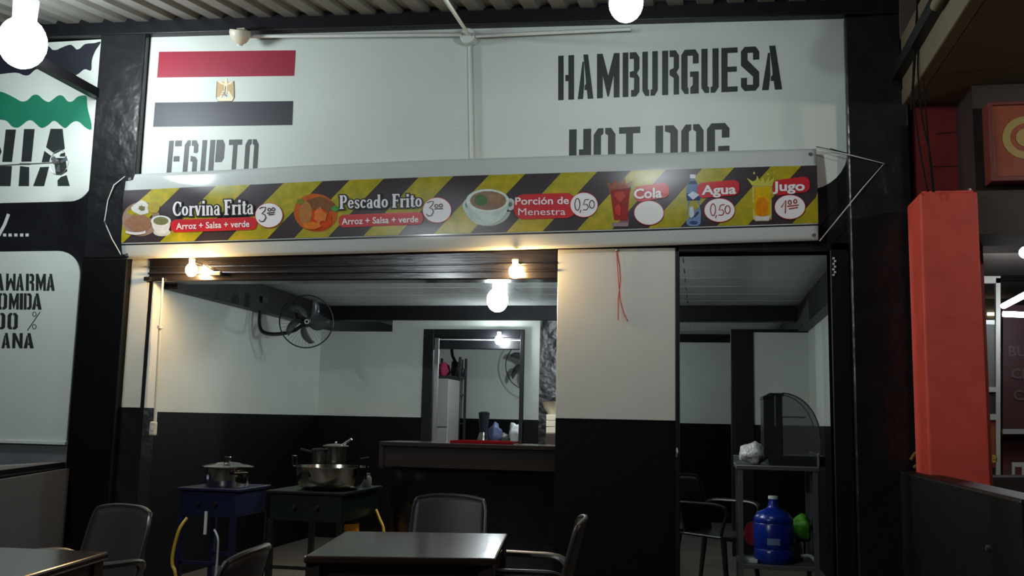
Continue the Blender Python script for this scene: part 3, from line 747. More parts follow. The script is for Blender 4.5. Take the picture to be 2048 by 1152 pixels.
# eyelets and cords
for (x, y) in ((257,357),(1621,308),(251,509),(1628,470)):
    MB().lathe([(0,0),(0.012,0),(0.012,0.004),(0,0.004)], B(x, y, 0.004), 12, Matrix.Rotation(PI/2,3,'X')).build('eyelet', STEEL, banner)
def cord(name, pts, r, m, label):
    return tag(MB().tube(pts, r, 6).build(name, m, None, smooth=True), label, 'cord')
cord('cord', [B(1633,294,0.0), at(1700,310,F-0.10), at(1768,327,F-0.075), at(1722,380,F-0.09), B(1640,481,0)], 0.004, CORD, 'thin white cord tying the right end of the banner to black column')
cord('cord', [B(249,349,0.0), at(228,370,F-0.09), at(216,400,F-0.08), at(209,443,F-0.075), at(224,478,F-0.09), B(241,514,0)], 0.004, CORD, 'thin white cord tying the left end of the banner to black column')
cord('cord', [at(1660,297,F-0.02), at(1693,306,F-0.01), at(1632,293,YB)], 0.0025, DARKCABLE, 'thin dark line drawn as cord shadow behind the top right banner corner')  # dark strand laid along the panel as the white cord's shadow
for k, (x, y) in enumerate(((1768,327),(209,443))):
    tag(MB().tube([at(x,y,F-0.10), at(x,y,F-0.06)], 0.006, 8).build('nail', STEEL), ['steel nail holding the right banner cord','steel nail holding the left banner cord'][k], 'nail')
s = thing('hanging_string', 'faded red string hanging from a nail on the white board', 'string', at(1234,502,F-0.03))
MB().tube([at(1234,503,F-0.035), at(1239,530,F-0.03), at(1241,560,F-0.03), at(1236,600,F-0.03), at(1236,640,F-0.03)], 0.0035, 6).build('strand', REDCORD, s)
MB().tube([at(1233,503,F-0.035), at(1236,550,F-0.03), at(1240,600,F-0.03), at(1247,625,F-0.03), at(1256,643,F-0.03)], 0.0035, 6).build('strand', REDCORD, s)
MB().sphere(at(1234,500,F-0.03), 0.012).build('nail_head', STEEL, s)

# ------------------------------------------------------------------ conduit, junction box, sensor
jb = at(938, 76, F-0.05)
cd = thing('junction_box', 'round white junction box painted over at top centre of the white panel', 'electrical box', jb)
MB().lathe([(0,0.05),(0.055,0.05),(0.055,0.0),(0.05,-0.01),(0,-0.01)], jb, 20, Matrix.Rotation(PI/2,3,'X')).build('box_body', PVCW, cd, smooth=True, bevel=0.004)
def conduit(pts, r, label): return tag(MB().tube(pts, r, 10).build('conduit', PVCW, None, smooth=True), label, 'pipe')
conduit([at(495,73,F-0.095), at(924,69,F-0.095)], 0.013, 'white conduit running left from the junction box to the dome sensor')
conduit([at(952,72,F-0.095), at(1262,58,F-0.095)], 0.013, 'white conduit running right from junction box towards the roof lamp')
conduit([at(940,88,F-0.02), at(944,330,F-0.02)], 0.014, 'white conduit running down the panel from junction box')
conduit([at(938,70,F-0.06), at(888,-5,4.9), at(850,-60,4.2)], 0.012, 'white conduit running out along the roof from junction box')
q = at(480, 74, F-0.16)
sn = thing('lamp_holder', 'cream dome shaped lamp holder without bulb at top left of the white panel', 'lamp holder', q)
Mx = Matrix.Rotation(math.radians(20), 3, 'X') @ Matrix.Rotation(math.radians(8), 3, 'Y')
MB().lathe([(0.0,0.05),(0.074,0.05),(0.078,0.03),(0.070,-0.005),(0.05,-0.035),(0.028,-0.05),(0.02,-0.055)], q, 28, Mx).build('dome', PVC, sn, smooth=True)
MB().lathe([(0.022,-0.045),(0.022,-0.062),(0.014,-0.062),(0.014,-0.045)], q, 18, Mx).build('socket', PVC, sn, smooth=True)
MB().lathe([(0,-0.056),(0.014,-0.056)], q, 16, Mx).build('socket_hole', BLKPLASTIC, sn)
MB().box(q.x-0.03, q.x+0.03, q.y, F-0.08, q.z+0.045, q.z+0.07).build('bracket', PVC, sn)

# ------------------------------------------------------------------ lamps
WHITE_L = (0.86, 0.95, 1.0); WARM_L = (1.0, 0.62, 0.26)
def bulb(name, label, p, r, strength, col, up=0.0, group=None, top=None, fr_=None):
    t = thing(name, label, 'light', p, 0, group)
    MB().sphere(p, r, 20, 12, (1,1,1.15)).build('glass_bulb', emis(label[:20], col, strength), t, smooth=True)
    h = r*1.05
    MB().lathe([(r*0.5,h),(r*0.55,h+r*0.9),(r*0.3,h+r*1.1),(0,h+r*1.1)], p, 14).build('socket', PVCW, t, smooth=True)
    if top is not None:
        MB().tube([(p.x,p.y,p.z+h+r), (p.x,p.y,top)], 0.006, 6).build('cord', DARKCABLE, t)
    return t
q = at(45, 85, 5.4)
bulb('hanging_bulb', 'very bright white bulb hanging at far top left before the neighbouring stall', q, 0.15, LAMP_MAIN, WHITE_L, top=roofz(q.y, q.x))  # bulb and socket made oversize to fill out the lamp's glare
q = at(1252, 6, 4.9)
bulb('hanging_bulb', 'bright white bulb under the roof above the big stencilled food word', q, 0.09, LAMP_ROOF, WHITE_L, top=roofz(q.y, q.x))
q = at(383, 540, F-0.12)
b1 = bulb('warm_bulb', 'warm yellow bulb at the left end of the brown header beam', q, 0.042, LAMP_WARM, WARM_L)
MB().tube([(q.x,q.y,q.z+0.06), (q.x+0.05,F-0.05,q.z+0.05), (q.x+0.14,F-0.03,q.z-0.0)], 0.006, 6).build('wire', BLKPLASTIC, b1)
MB().box(q.x+0.09, q.x+0.19, F-0.055, F-0.016, q.z-0.03, q.z+0.0).build('bracket', STEEL, b1, bevel=0.004)
q = at(1030, 543, F-0.08)
b2 = bulb('warm_bulb', 'warm yellow bulb at the right end of the brown header beam', q, 0.042, LAMP_WARM, WARM_L)
MB().tube([(q.x,q.y,q.z+0.06), (q.x+0.03,F-0.03,q.z+0.06)], 0.006, 6).build('wire', BLKPLASTIC, b2)
q = at(995, 600, 7.1)
bulb('ceiling_bulb', 'bright white bulb hanging from the pale stall ceiling behind the header beam', q, 0.08, LAMP_ROOM, WHITE_L, top=ZC)
q = at(998, 680, P-0.1)
b3 = bulb('door_bulb', 'small white bulb mounted on the dark lintel of the inner doorway', q, 0.042, LAMP_KITCHEN, WHITE_L)
MB().tube([(q.x,q.y,q.z+0.07), (q.x,P+0.04,q.z+0.05)], 0.008, 6).build('wire', PVCW, b3)

q = Vector((-3.0, 1.6, 2.85))
bulb('hanging_bulb', 'white bulb under the near edge of the canopy roof, behind the tables', q, 0.07, LAMP_BACK, WHITE_L, top=roofz(q.y, q.x))
q = Vector((3.5, 3.9, 3.1))
bulb('hanging_bulb', 'white bulb under the brown slab of the neighbouring hall', q, 0.07, LAMP_NEXT, (1.0, .93, .84), top=3.38)
q = Vector((-1.7, 11.3, 2.12))
bulb('kitchen_fill_bulb', 'white bulb under the kitchen ceiling behind the partition', q, 0.05, LAMP_KITCHEN_FILL, WHITE_L, top=ZC)  # unseen bulb added to brighten the kitchen and its ceiling

# pull switch hanging in the left of the opening
q = at(307, 857, F-0.03)
sw = thing('cord_switch', 'cream plastic switch box at the end of a pipe left of the wide opening', 'switch', q)
MB().tube([at(326,556,F-0.03), at(320,655,F-0.03)], 0.007, 8).build('wire', PVC, sw)
MB().tube([at(320,657,F-0.03), at(310,845,F-0.03)], 0.012, 10).build('pipe', PVC, sw, smooth=True)
MB().lathe([(0,0),(0.02,0),(0.02,0.02),(0,0.02)], at(320,657,F-0.03), 12).build('collar', PVC, sw)
MB().box(q.x-0.026, q.x+0.022, q.y-0.018, q.y+0.018, q.z-0.05, q.z+0.05).build('box_body', PVC, sw, bevel=0.01)
MB().box(q.x-0.008, q.x+0.006, q.y-0.022, q.y-0.016, q.z-0.015, q.z+0.015).build('rocker', PVCW, sw, bevel=0.002)

def smoothp(P, n=5):
    P = [Vector(p) for p in P]; out = []
    for i in range(len(P)-1):
        a = P[max(i-1,0)]; b = P[i]; c = P[i+1]; d = P[min(i+2,len(P)-1)]
        for k in range(n):
            t = k/n; out.append(.5*((2*b)+(c-a)*t+(2*a-5*b+4*c-d)*t*t+(3*b-a-3*c+d)*t**3))
    return out+[P[-1]]
# ------------------------------------------------------------------ fans
def rotm(n, up=Vector((0,0,1))):     # matrix whose local z axis points along n
    n = Vector(n).normalized(); a = up.cross(n).normalized(); b = n.cross(a)
    return Matrix((a, b, n)).transposed()
WIRE = mat('dark fan wire', rgb(30,30,32), 0.4)
BLADE = clear('smoky fan blade', rgb(70,76,78), 0.8, 0.25)
def fan(root, c, n, r, hubm=BLKPLASTIC, wires=44):
    Mt = rotm(n); c = Vector(c)
    def ring(rr, z, t):
        pts = [c + Mt @ Vector((rr*math.cos(2*PI*k/40), rr*math.sin(2*PI*k/40), z)) for k in range(41)]
        return MB().tube(pts, t, 6, cap=False)
    ring(r, 0, 0.006).build('guard_ring', WIRE, root, smooth=True)
    g = MB()
    for k in range(wires):
        a = 2*PI*k/wires; ca, sa = math.cos(a), math.sin(a)
        for sgn in (1, -1):
            g.tube([c+Mt@Vector((r*.16*ca, r*.16*sa, sgn*.06)), c+Mt@Vector((r*.7*ca, r*.7*sa, sgn*.05)), c+Mt@Vector((r*ca, r*sa, 0))], 0.0007, 3, cap=False)
    o = g.build('guard_wires', WIRE, root); o['kind'] = 'stuff'
    hub = MB().lathe([(0,.035),(.02,.035),(.036,.03),(.04,.0),(.04,-.03),(0,-.03)], c, 20, Mt).build('hub', hubm, root, smooth=True)
    pts = [c+Mt@Vector((.017*math.cos(2*PI*k/20), .017*math.sin(2*PI*k/20), .062)) for k in range(21)]
    MB().tube(pts, 0.005, 6, cap=False).build('badge', PVCW, root)
    MB().lathe([(0,-.03),(.045,-.03),(.055,-.06),(.05,-.13),(.02,-.15),(0,-.15)], c, 18, Mt).build('motor', hubm, root, smooth=True)
    for k in range(5):
        a0 = 2*PI*k/5 + .5; vs = []; fs = []
        for i in range(9):
            t = i/8; rr = .035+(r*.86-.035)*t
            for j, s_ in enumerate((-.5, 0, .5)):
                a = a0 + t*.75 + s_*(.30+.35*math.sin(PI*min(t*.9+.1,1)))*(1.25-t*.5)
                vs.append(c+Mt@Vector((rr*math.cos(a), rr*math.sin(a), .012*s_*2)))
        for i in range(8):
            for j in range(2): fs.append((3*i+j, 3*i+j+1, 3*i+j+4, 3*i+j+3))
        MB().add(vs, fs).build('blade', BLADE, root, smooth=True, solid=0.002)
fc = at(613, 643, 8.05)
fanr = 56*8.05/1950
wallp = Vector((XL, 8.1, fc.z+0.10))
ft = thing('wall_fan', 'black wall fan with round wire guard on left side wall of the stall', 'fan', fc)
fan(ft, fc, (0.45, -1, -0.12), fanr)
MB().tube(smoothp([at(x_,y_,8.12) for x_,y_ in ((526,596),(521,620),(519,645),(524,662),(540,668),(565,667),(590,660),(606,649))]), 0.017, 8).build('bracket', BLKPLASTIC, ft, smooth=True)
MB().box(XL, at(530,610,8.12).x, 8.07, 8.18, at(526,606,8.12).z, at(526,594,8.12).z).build('wall_plate', BLKPLASTIC, ft, bevel=.005)
MB().tube([(fc.x-.16,8.12,fc.z+.18),(fc.x-.12,8.14,fc.z+.02),(fc.x-.02,8.16,fc.z+.0)], 0.03, 8).build('yoke', BLKPLASTIC, ft, smooth=True)
fc2 = at(1052, 732, K-0.35)
ft2 = thing('wall_fan', 'dark wall fan half hidden behind the right jamb of the inner doorway', 'fan', fc2)
fan(ft2, fc2, (-0.3, -1, -0.1), 42*(K-.35)/1950/ .9, wires=20)
MB().tube([fc2+Vector((0,.1,0)), fc2+Vector((0,.35,.02))], .02).build('bracket', BLKPLASTIC, ft2)
fc3 = at(118, 325, F-0.35)
ft3 = thing('cage_fan', 'small round caged fan hanging before the neighbouring painted country name', 'fan', fc3)
pts = [fc3+Vector((.075*math.cos(2*PI*k/32), 0.0, .092*math.sin(2*PI*k/32))) for k in range(33)]
MB().tube(pts, .0035, 6, cap=False).build('guard_ring', STEEL, ft3)
MB().lathe([(0,.03),(.018,.03),(.02,0),(0,0)], fc3+Vector((-.02,0,0)), 16, Matrix.Rotation(PI/2,3,'X')).build('hub', STEEL, ft3)
for k in range(3):
    a = 2*PI*k/3+.3; d = Vector((math.cos(a),0,math.sin(a))); e = Vector((-math.sin(a),0,math.cos(a)))
    MB().prism([fc3+d*.015+e*.008, fc3+d*.065+e*.03, fc3+d*.07-e*.006, fc3+d*.015-e*.008], (0,.003,0)).build('blade', BLADE, ft3)
MB().tube([fc3, at(0,331,F-0.35), at(-80,336,F-.35)], .005, 8).build('rod', STEEL, ft3)

# ------------------------------------------------------------------ bar counter
bx0 = at(757, 910, 6.74).x; zb_ = at(930, 887.5, 6.74).z
bar = thing('bar_counter', 'dark brown glossy wooden bar counter in the wide opening', 'counter', (bx0+1, 6.9, 0))
BARW = mat('dark brown gloss board', rgb(46,40,39), 0.2, bump=0.15, bscale=2, coat=0.5, stretch=(1,3,6))
BARD = mat('near black gloss board', rgb(20,19,20), 0.12, bump=0.25, bscale=2.5, coat=0.5)
bx1 = XP0+0.6
MB().box(bx0, bx1, 6.74, 7.2, zb_-.03, zb_).build('worktop', BARW, bar, bevel=.004)
zf = at(930, 938, 6.76).z
MB().box(bx0+.03, bx1, 6.76, 6.79, zf, zb_-.03).build('fascia_board', BARW, bar, bevel=.004)
MB().box(bx0, bx0+.035, 6.745, 7.2, zf-.01, zb_-.03).build('end_board', BARW, bar, bevel=.004)
MB().box(bx0+.07, bx1, 6.84, 6.87, 0, zf+.05).build('front_panel', BARD, bar)
MB().box(bx0+.07, bx0+.10, 6.87, 7.18, 0, zb_-.03).build('side_panel', BARD, bar)
# tray
q = Vector((at(972,888,6.95).x, 6.95, zb_))
tr = thing('serving_tray', 'red rectangular tray lying on the bar counter', 'tray', q)
MB().box(q.x-.23, q.x+.23, 6.80, 7.1, zb_, zb_+.006).build('base', mat('red gloss plastic', rgb(120,22,32), .12), tr, bevel=.003)
MB().box(q.x-.23, q.x+.23, 6.80, 6.81, zb_+.006, zb_+.02).box(q.x-.23, q.x+.23, 7.09, 7.1, zb_+.006, zb_+.02).box(q.x-.23, q.x-.22, 6.81, 7.09, zb_+.006, zb_+.02).box(q.x+.22, q.x+.23, 6.81, 7.09, zb_+.006, zb_+.02).build('rim', bpy.data.materials['red gloss plastic'], tr)

# stand with boxes and bowl at the right, behind the bar
YS = 7.6
q0 = at(1092, 890, YS); zs1 = at(1100, 866, YS).z
tag(MB().box(at(1091,870,YS).x, at(1091,870,YS).x+.34, YS, YS+.3, 0, zs1).build('side_cabinet', mat('brown board', rgb(60,48,44), .4), bevel=.005), 'low brown cabinet just behind the right end of the bar', 'cabinet')
xb_ = at(1092,845,YS).x; hh = (at(1100,828,YS).z-zs1)/3
for k in range(3):
    tag(MB().box(xb_, xb_+.25, YS+.01, YS+.25, zs1+k*hh, zs1+(k+1)*hh-.003).build('food_box', mat('cream carton', rgb(200,196,180), .6), bevel=.003),
        ['cream carton at the bottom of the stack beneath the bowl','cream carton in the middle of the stack beneath the bowl','cream carton directly beneath the bowl'][k], 'box', 'cream cartons behind the bar')
zt_ = zs1+3*hh
q = Vector((at(1108,812,YS+.12).x, YS+.13, zt_))
tag(MB().lathe([(0,0.0),(.05,0.0),(.08,.04),(.105,.095),(.11,.10),(.10,.10),(.07,.04),(0,.012)], q, 28).build('bowl', mat('cream bowl', rgb(190,186,165), .35), None, smooth=True), 'cream bowl standing on the carton stack behind the bar', 'bowl')

# ------------------------------------------------------------------ kitchen things seen through the doorway
KY = 11.9
fx0 = at(869, 800, KY).x; fx1 = at(897, 800, KY).x
ft_ = at(885, 757, KY).z; fd = at(885, 855, KY).z
fg = thing('fridge', 'off white upright fridge seen through the inner doorway', 'fridge', ((fx0+fx1)/2, KY+.3, 0))
FRW = mat('fridge enamel', rgb(185,182,176), .35)
MB().box(fx0-.35, fx1-.01, KY+.03, KY+.62, 0.03, ft_).build('body', FRW, fg, bevel=.02)
MB().box(fx0-.35, fx1, KY, KY+.028, fd+.006, ft_-.0).build('door', FRW, fg, bevel=.012)
MB().box(fx0-.35, fx1, KY, KY+.028, 0.08, fd-.006).build('door', FRW, fg, bevel=.012)
rk = thing('metal_rack', 'dark metal shelving rack beside the fridge in the kitchen', 'rack', (fx1+.1, 12.6, 0))
ry0, ry1 = 12.56, 12.9
rx0 = at(870, 740, ry0).x; rx1 = at(919, 760, ry0).x
RK = mat('dark grey rack steel', rgb(58,62,66), .4)
for x in (rx0, rx1):
    for y in (ry0, ry1):
        MB().box(x-.015, x+.015, y-.015, y+.015, 0, at(918,714,ry0).z).build('upright', RK, rk)
for py in (752, 787, 845):
    z = at(905, py, ry0).z; MB().box(rx0, rx1, ry0, ry1, z-.025, z).build('shelf', RK, rk)
zsh = at(905, 752, ry0).z
def lump(name, p, rx, rz, m, label, cat, seed=1, group=None):
    bm = bmesh.new(); bmesh.ops.create_icosphere(bm, subdivisions=3, radius=1)
    rnd = random.Random(seed); ph = [rnd.uniform(0,6) for _ in range(6)]
    for v in bm.verts:
        c = v.co.copy(); k = 1+.12*math.sin(5*c.x+ph[0])+.1*math.sin(7*c.z+ph[1]+3*c.y)+.07*math.sin(13*c.y+ph[2]+9*c.x)
        v.co = Vector((c.x*rx*k, c.y*rx*k, max(c.z*k, -.8)*rz))
    me = bpy.data.meshes.new(name); bm.to_mesh(me); bm.free(); me.materials.append(m)
    for q_ in me.polygons: q_.use_smooth = True
    o = bpy.data.objects.new(name, me); C.objects.link(o); o.location = p
    return tag(o, label, cat, group)
q = at(882, 735, 12.5); lump('cloth_bundle', (q.x-.02, 12.72, zsh+.085), .09, .1, mat('pink cloth', rgb(214,70,110), .8), 'pink bundle on the top shelf of the kitchen rack', 'bundle', 3)
q = at(895, 730, 12.45); lump('pot_bundle', (q.x+.05, 12.72, zsh+.1), .075, .12, mat('dark bag', rgb(46,46,54), .5), 'dark tall bundle on top shelf of the rack beside the pink one', 'bundle', 5)
q = at(910, 738, 12.42)
tag(MB().lathe([(0,0),(.045,0),(.055,.02),(.055,.09),(.02,.11),(0,.11)], (q.x+.02,12.72,zsh), 18).build('kitchen_jar', mat('dark jar', rgb(40,42,50), .3), None, smooth=True), 'small dark jar at the right end of the rack top shelf', 'jar')
tag(MB().tube([at(903,697,12.6), at(905,712,12.6), at(911,724,12.6), at(912,735,12.6)], .02, 8).build('hanging_strap', DARKCABLE, None, smooth=True), 'dark strap hanging from the kitchen beam above the rack', 'strap')
# kitchen counter and what stands on it
kc0 = at(925, 890, 11.2).x
kz = at(980, 886, 11.2).z
kt = thing('kitchen_counter', 'dark kitchen counter behind the inner doorway', 'counter', (kc0+.5, 11.4, 0))
MB().box(kc0, kc0+1.1, 11.0, 11.6, kz-.04, kz).build('worktop', STEELDULL, kt); MB().box(kc0+.03, kc0+1.07, 11.03, 11.57, 0, kz-.04).build('base', BLACKFLAT, kt)
q = Vector((at(967,880,11.25).x, 11.25, kz))
bn = thing('blender', 'tall blender with dark clear jug on the kitchen counter', 'blender', q)
MB().lathe([(.0,0),(.075,0),(.07,.05),(.05,.12),(0,.12)], q, 20).build('base', CHROME, bn, smooth=True)
MB().lathe([(.045,.125),(.05,.16),(.065,.33),(.06,.33),(.045,.17),(0,.13)], q, 20).build('jug', mat('smoked jug', rgb(50,54,64), .2), bn, smooth=True)
MB().lathe([(0,.36),(.04,.36),(.066,.345),(.066,.33),(0,.33)], q, 20).build('lid', BLKPLASTIC, bn, smooth=True)
q = at(990, 870, 11.3); lump('plastic_bag', (q.x, 11.3, kz+.10), .085, .125, mat('bluish bag', rgb(96,106,140), .4), 'bluish grey plastic bag beside the blender on kitchen counter', 'bag', 8)
q = at(1008, 880, 11.35); lump('plastic_bag', (q.x, 11.35, kz+.05), .06, .065, mat('olive bag', rgb(92,96,84), .5), 'small olive bag between the bluish bag and the white bag', 'bag', 9)
q = at(1029, 870, 11.3); lump('plastic_bag', (q.x, 11.3, kz+.1), .07, .13, mat('white bag', rgb(205,208,205), .4), 'white plastic bag at the right end of the kitchen counter', 'bag', 10)

# ------------------------------------------------------------------ stoves and pots
def stove(name, x0, x1, y0, y1, zt, zb_, m, label):
    t = thing(name, label, 'stove', ((x0+x1)/2, (y0+y1)/2, 0))
    MB().box(x0-.012, x1+.012, y0-.012, y1+.012, zt-.018, zt).build('top_plate', m, t, bevel=.004)
    MB().box(x0+.01, x1-.01, y0+.01, y1-.01, zb_, zt-.018).build('burner_box', m, t, bevel=.006)
    for x in (x0+.02, x1-.02):
        for y in (y0+.02, y1-.02):
            MB().bar((x,y,0), (x,y,zb_), .035, .035, (0,1,0)).build('leg', m, t)
    MB().bar((x0+.02,y0+.02,.3), (x1-.02,y0+.02,.3), .02, .02).bar((x0+.02,y1-.02,.3), (x1-.02,y1-.02,.3), .02, .02).build('stretcher', m, t)
    for k in range(2):
        x = x0 + (x1-x0)*(.35+.3*k)
        MB().tube([(x,y0+.01,zt-.1),(x,y0-.02,zt-.1)], .014, 10).build('knob', BLKPLASTIC, t)
    return t
z1 = at(471, 978.5, 5.9).z
bs = stove('gas_stove', at(358,973,5.9).x, at(473,979,5.9).x, 5.9, 6.38, z1, at(420,1034,5.9).z, BLUESTOVE, 'blue metal gas stove stand under the lidded pot')
z2 = at(640, 984, 5.9).z
gs = stove('gas_stove', at(537,980,5.9).x, at(688,985,5.9).x, 5.9, 6.62, z2, at(600,1043,5.9).z, GREENSTOVE, 'dark green metal gas stove stand under the wide pan')
# lidded pot
q = at(455, 975, 6.12); q = Vector((at(455,955,6.12).x, 6.12, z1))
pt = thing('lidded_pot', 'shiny aluminium pot with a domed lid on the blue stove', 'pot', q)
r = .138; h = .125
MB().lathe([(0,.0),(r*.96,.0),(r,.012),(r,h),(r+.004,h),(r+.004,h-.006),(r-.004,h)], q, 48).build('pot_body', CHROME, pt, smooth=True)
MB().lathe([(r+.03,h),(r+.032,h+.006),(r*.9,h+.018),(r*.8,h+.016),(r*.5,h+.03),(0.0,h+.036)], q, 48).build('lid', CHROME, pt, smooth=True)
MB().box(q.x-.03, q.x+.015, q.y-.012, q.y+.012, q.z+h+.034, q.z+h+.07).build('knob', CHROME, pt, bevel=.006)
for s in (-1, 1):
    pts = [q+Vector((s*.0+math.cos(a)*(r+.0)*1.0, math.sin(a)*r, h-.035)) for a in ()]
a = math.radians(-35)
c1 = Vector((math.cos(a), math.sin(a), 0)); t1 = Vector((-math.sin(a), math.cos(a), 0))
MB().tube([q+c1*r-t1*.05+Vector((0,0,h-.03)), q+c1*(r+.03)-t1*.045+Vector((0,0,h-.03)), q+c1*(r+.03)+t1*.045+Vector((0,0,h-.03)), q+c1*r+t1*.05+Vector((0,0,h-.03))], .010, 8).build('handle', BLKPLASTIC, pt)
MB().tube([q-c1*r-t1*.05+Vector((0,0,h-.03)), q-c1*(r+.03)-t1*.045+Vector((0,0,h-.03)), q-c1*(r+.03)+t1*.045+Vector((0,0,h-.03)), q-c1*r+t1*.05+Vector((0,0,h-.03))], .010, 8).build('handle', BLKPLASTIC, pt)
a = math.radians(-125); mb = MB(); vs = []
Mt = rotm((math.cos(a), math.sin(a), 0))
stk = MB().lathe([(0,.0),(.028,.0)], q+Vector((math.cos(a)*(r+.0015), math.sin(a)*(r+.0015), h*.5)), 20, Mt).build('sticker', mat('violet sticker', rgb(60,48,110), .4), pt)
MB().lathe([(0,.0),(.016,.0)], q+Vector((math.cos(a)*(r+.003), math.sin(a)*(r+.003), h*.5)), 20, Mt).build('sticker_centre', PR_WH, stk)
# wide pan
q = Vector((at(661,955,6.16).x, 6.16, z2))
wk_ = thing('wide_pan', 'wide round steel frying pan with two upright handles on the green stove', 'pan', q)
R1 = .238
MB().lathe([(0,0),(.16,0),(.19,.012),(.215,.05),(R1-.006,.14),(R1+.006,.142),(R1+.008,.148),(R1-.008,.148),(.208,.055),(.15,.012),(0,.008)], q, 56).build('pan_body', CHROME, wk_, smooth=True)
for s in (-1, 1):
    c1 = Vector((s*.97, -.22 if s > 0 else -.1, 0)).normalized(); t1 = Vector((-c1.y, c1.x, 0))
    o = Vector((0,0,.13)) + q + c1*(R1+.002)
    MB().tube([o-t1*.045+Vector((0,0,-.06)), o-t1*.045, o-t1*.05+c1*.012+Vector((0,0,.075)), o+t1*.05+c1*.012+Vector((0,0,.08)), o+t1*.045, o+t1*.045+Vector((0,0,-.06))], .0065, 8).build('handle', mat('dark handle', rgb(50,48,48), .25, metal=.8), wk_, smooth=True)
a = math.radians(-112); Mt = rotm((math.cos(a), math.sin(a), .35))
pc = q+Vector((math.cos(a)*.232, math.sin(a)*.232, .095))
MB().add([pc+Mt@Vector(v) for v in ((-.028,-.022,0),(.028,-.022,0),(.028,.022,0),(-.028,.022,0))], [(0,1,2,3)]).build('sticker', BLKPLASTIC, wk_, solid=.002)
# stock pots behind
q = Vector((at(671,910,6.53).x, 6.53, z2)); zt_ = at(672, 893, 6.53).z - z2
sp = thing('stock_pot', 'tall narrow steel pot with a ladle behind the wide pan', 'pot', q)
MB().lathe([(0,0),(.07,0),(.072,zt_),(.066,zt_),(.064,.01),(0,.01)], q, 36).build('pot_body', CHROME, sp, smooth=True)
MB().lathe([(.088,zt_),(.09,zt_+.006),(.05,zt_+.016),(0,zt_+.02)], q, 36).build('lid', STEEL, sp, smooth=True)
MB().sphere(q+Vector((0,0,zt_+.026)), .009).build('knob', CHROME, sp, smooth=True)
MB().tube([q+Vector((.05,-.02,zt_+.01)), q+Vector((.12,-.02,zt_+.055))], .008, 8).build('ladle_handle', STEEL, sp)
q = Vector((at(638,915,6.5).x, 6.5, z2)); zt_ = at(640, 902, 6.5).z - z2
sp = thing('sauce_pot', 'small steel pot with dark lid left of the tall narrow pot', 'pot', q)
MB().lathe([(0,0),(.05,0),(.052,zt_),(.048,zt_),(.046,.01),(0,.01)], q, 30).build('pot_body', CHROME, sp, smooth=True)
MB().lathe([(.054,zt_),(.054,zt_+.012),(.02,zt_+.02),(0,zt_+.02)], q, 30).build('lid', BLKPLASTIC, sp, smooth=True)
MB().tube([q+Vector((-.05,0,zt_-.01)), q+Vector((-.13,-.02,zt_+.01))], .009, 8).build('handle', BLKPLASTIC, sp)
q = Vector((at(734,960,6.5).x, 6.5, z2))
gj = thing('spice_jar', 'small glass jar standing right of the wide pan on the green stove', 'jar', q)
MB().lathe([(0,0),(.03,0),(.032,.01),(.032,.06),(.02,.075)], q, 20).build('jar_body', mat('jar glass', rgb(90,92,90), .15), gj, smooth=True)
MB().lathe([(.021,.072),(.021,.09),(0,.09)], q, 20).build('lid', STEEL, gj, smooth=True)
# hoses
YEL = mat('yellow gas hose', rgb(196,160,44), .4); WHO = mat('pale hose', rgb(170,172,172), .4)
def hose(pts, r, m, label): tag(MB().tube(pts, r, 8).build('gas_hose', m, None, smooth=True), label, 'hose')
def smoothp(P, n=5):
    P = [Vector(p) for p in P]; out = []
    for i in range(len(P)-1):
        a = P[max(i-1,0)]; b = P[i]; c = P[i+1]; d = P[min(i+2,len(P)-1)]
        for k in range(n):
            t = k/n; out.append(.5*((2*b)+(c-a)*t+(2*a-5*b+4*c-d)*t*t+(3*b-a-3*c+d)*t**3))
    return out+[P[-1]]
hose(smoothp([at(374,1036,5.85), at(358,1060,5.8), at(346,1105,5.8), at(345,1130,5.8), at(352,1160,5.8), at(356,1300,5.9)]), .010, YEL, 'yellow gas hose curving down at left of the blue stove')
hose(smoothp([at(429,1060,5.85), at(436,1078,5.8), at(435,1110,5.8), at(432,1160,5.8), at(428,1300,5.9)]), .007, WHO, 'pale thin hose hanging under the blue stove')
hose(smoothp([at(752,1020,6.5), at(760,1040,6.45), at(768,1065,6.4), at(775,1150,6.4), at(778,1230,6.4)]), .010, YEL, 'yellow gas hose hanging between the green stove and bar')
q = at(411,1059,5.85)
MB().box(q.x-.008,q.x+.008,5.84,5.852,q.z-.03,z1-.14).build('hose_tag', PVCW, bs)
q = at(716, 1050, 6.55)
gc = thing('gas_cylinder', 'yellow orange gas cylinder standing behind the green stove', 'gas cylinder', (q.x+.05, 7.15-.3, 0))

g0 = Vector((q.x, 6.0+.55, 0))
gc.location = (q.x-.0, 6.35, 0); WLOC[gc.name] = Vector(gc.location)
ORG = mat('orange yellow cylinder paint', rgb(200,140,30), .45)
MB().lathe([(0,.02),(.10,.02),(.115,.05),(.115,.38),(.09,.44),(.03,.47),(0,.47)], gc.location, 28).build('tank', ORG, gc, smooth=True)
MB().lathe([(.06,.45),(.075,.45),(.075,.54),(.06,.54)], gc.location, 24).build('collar', ORG, gc, smooth=True)

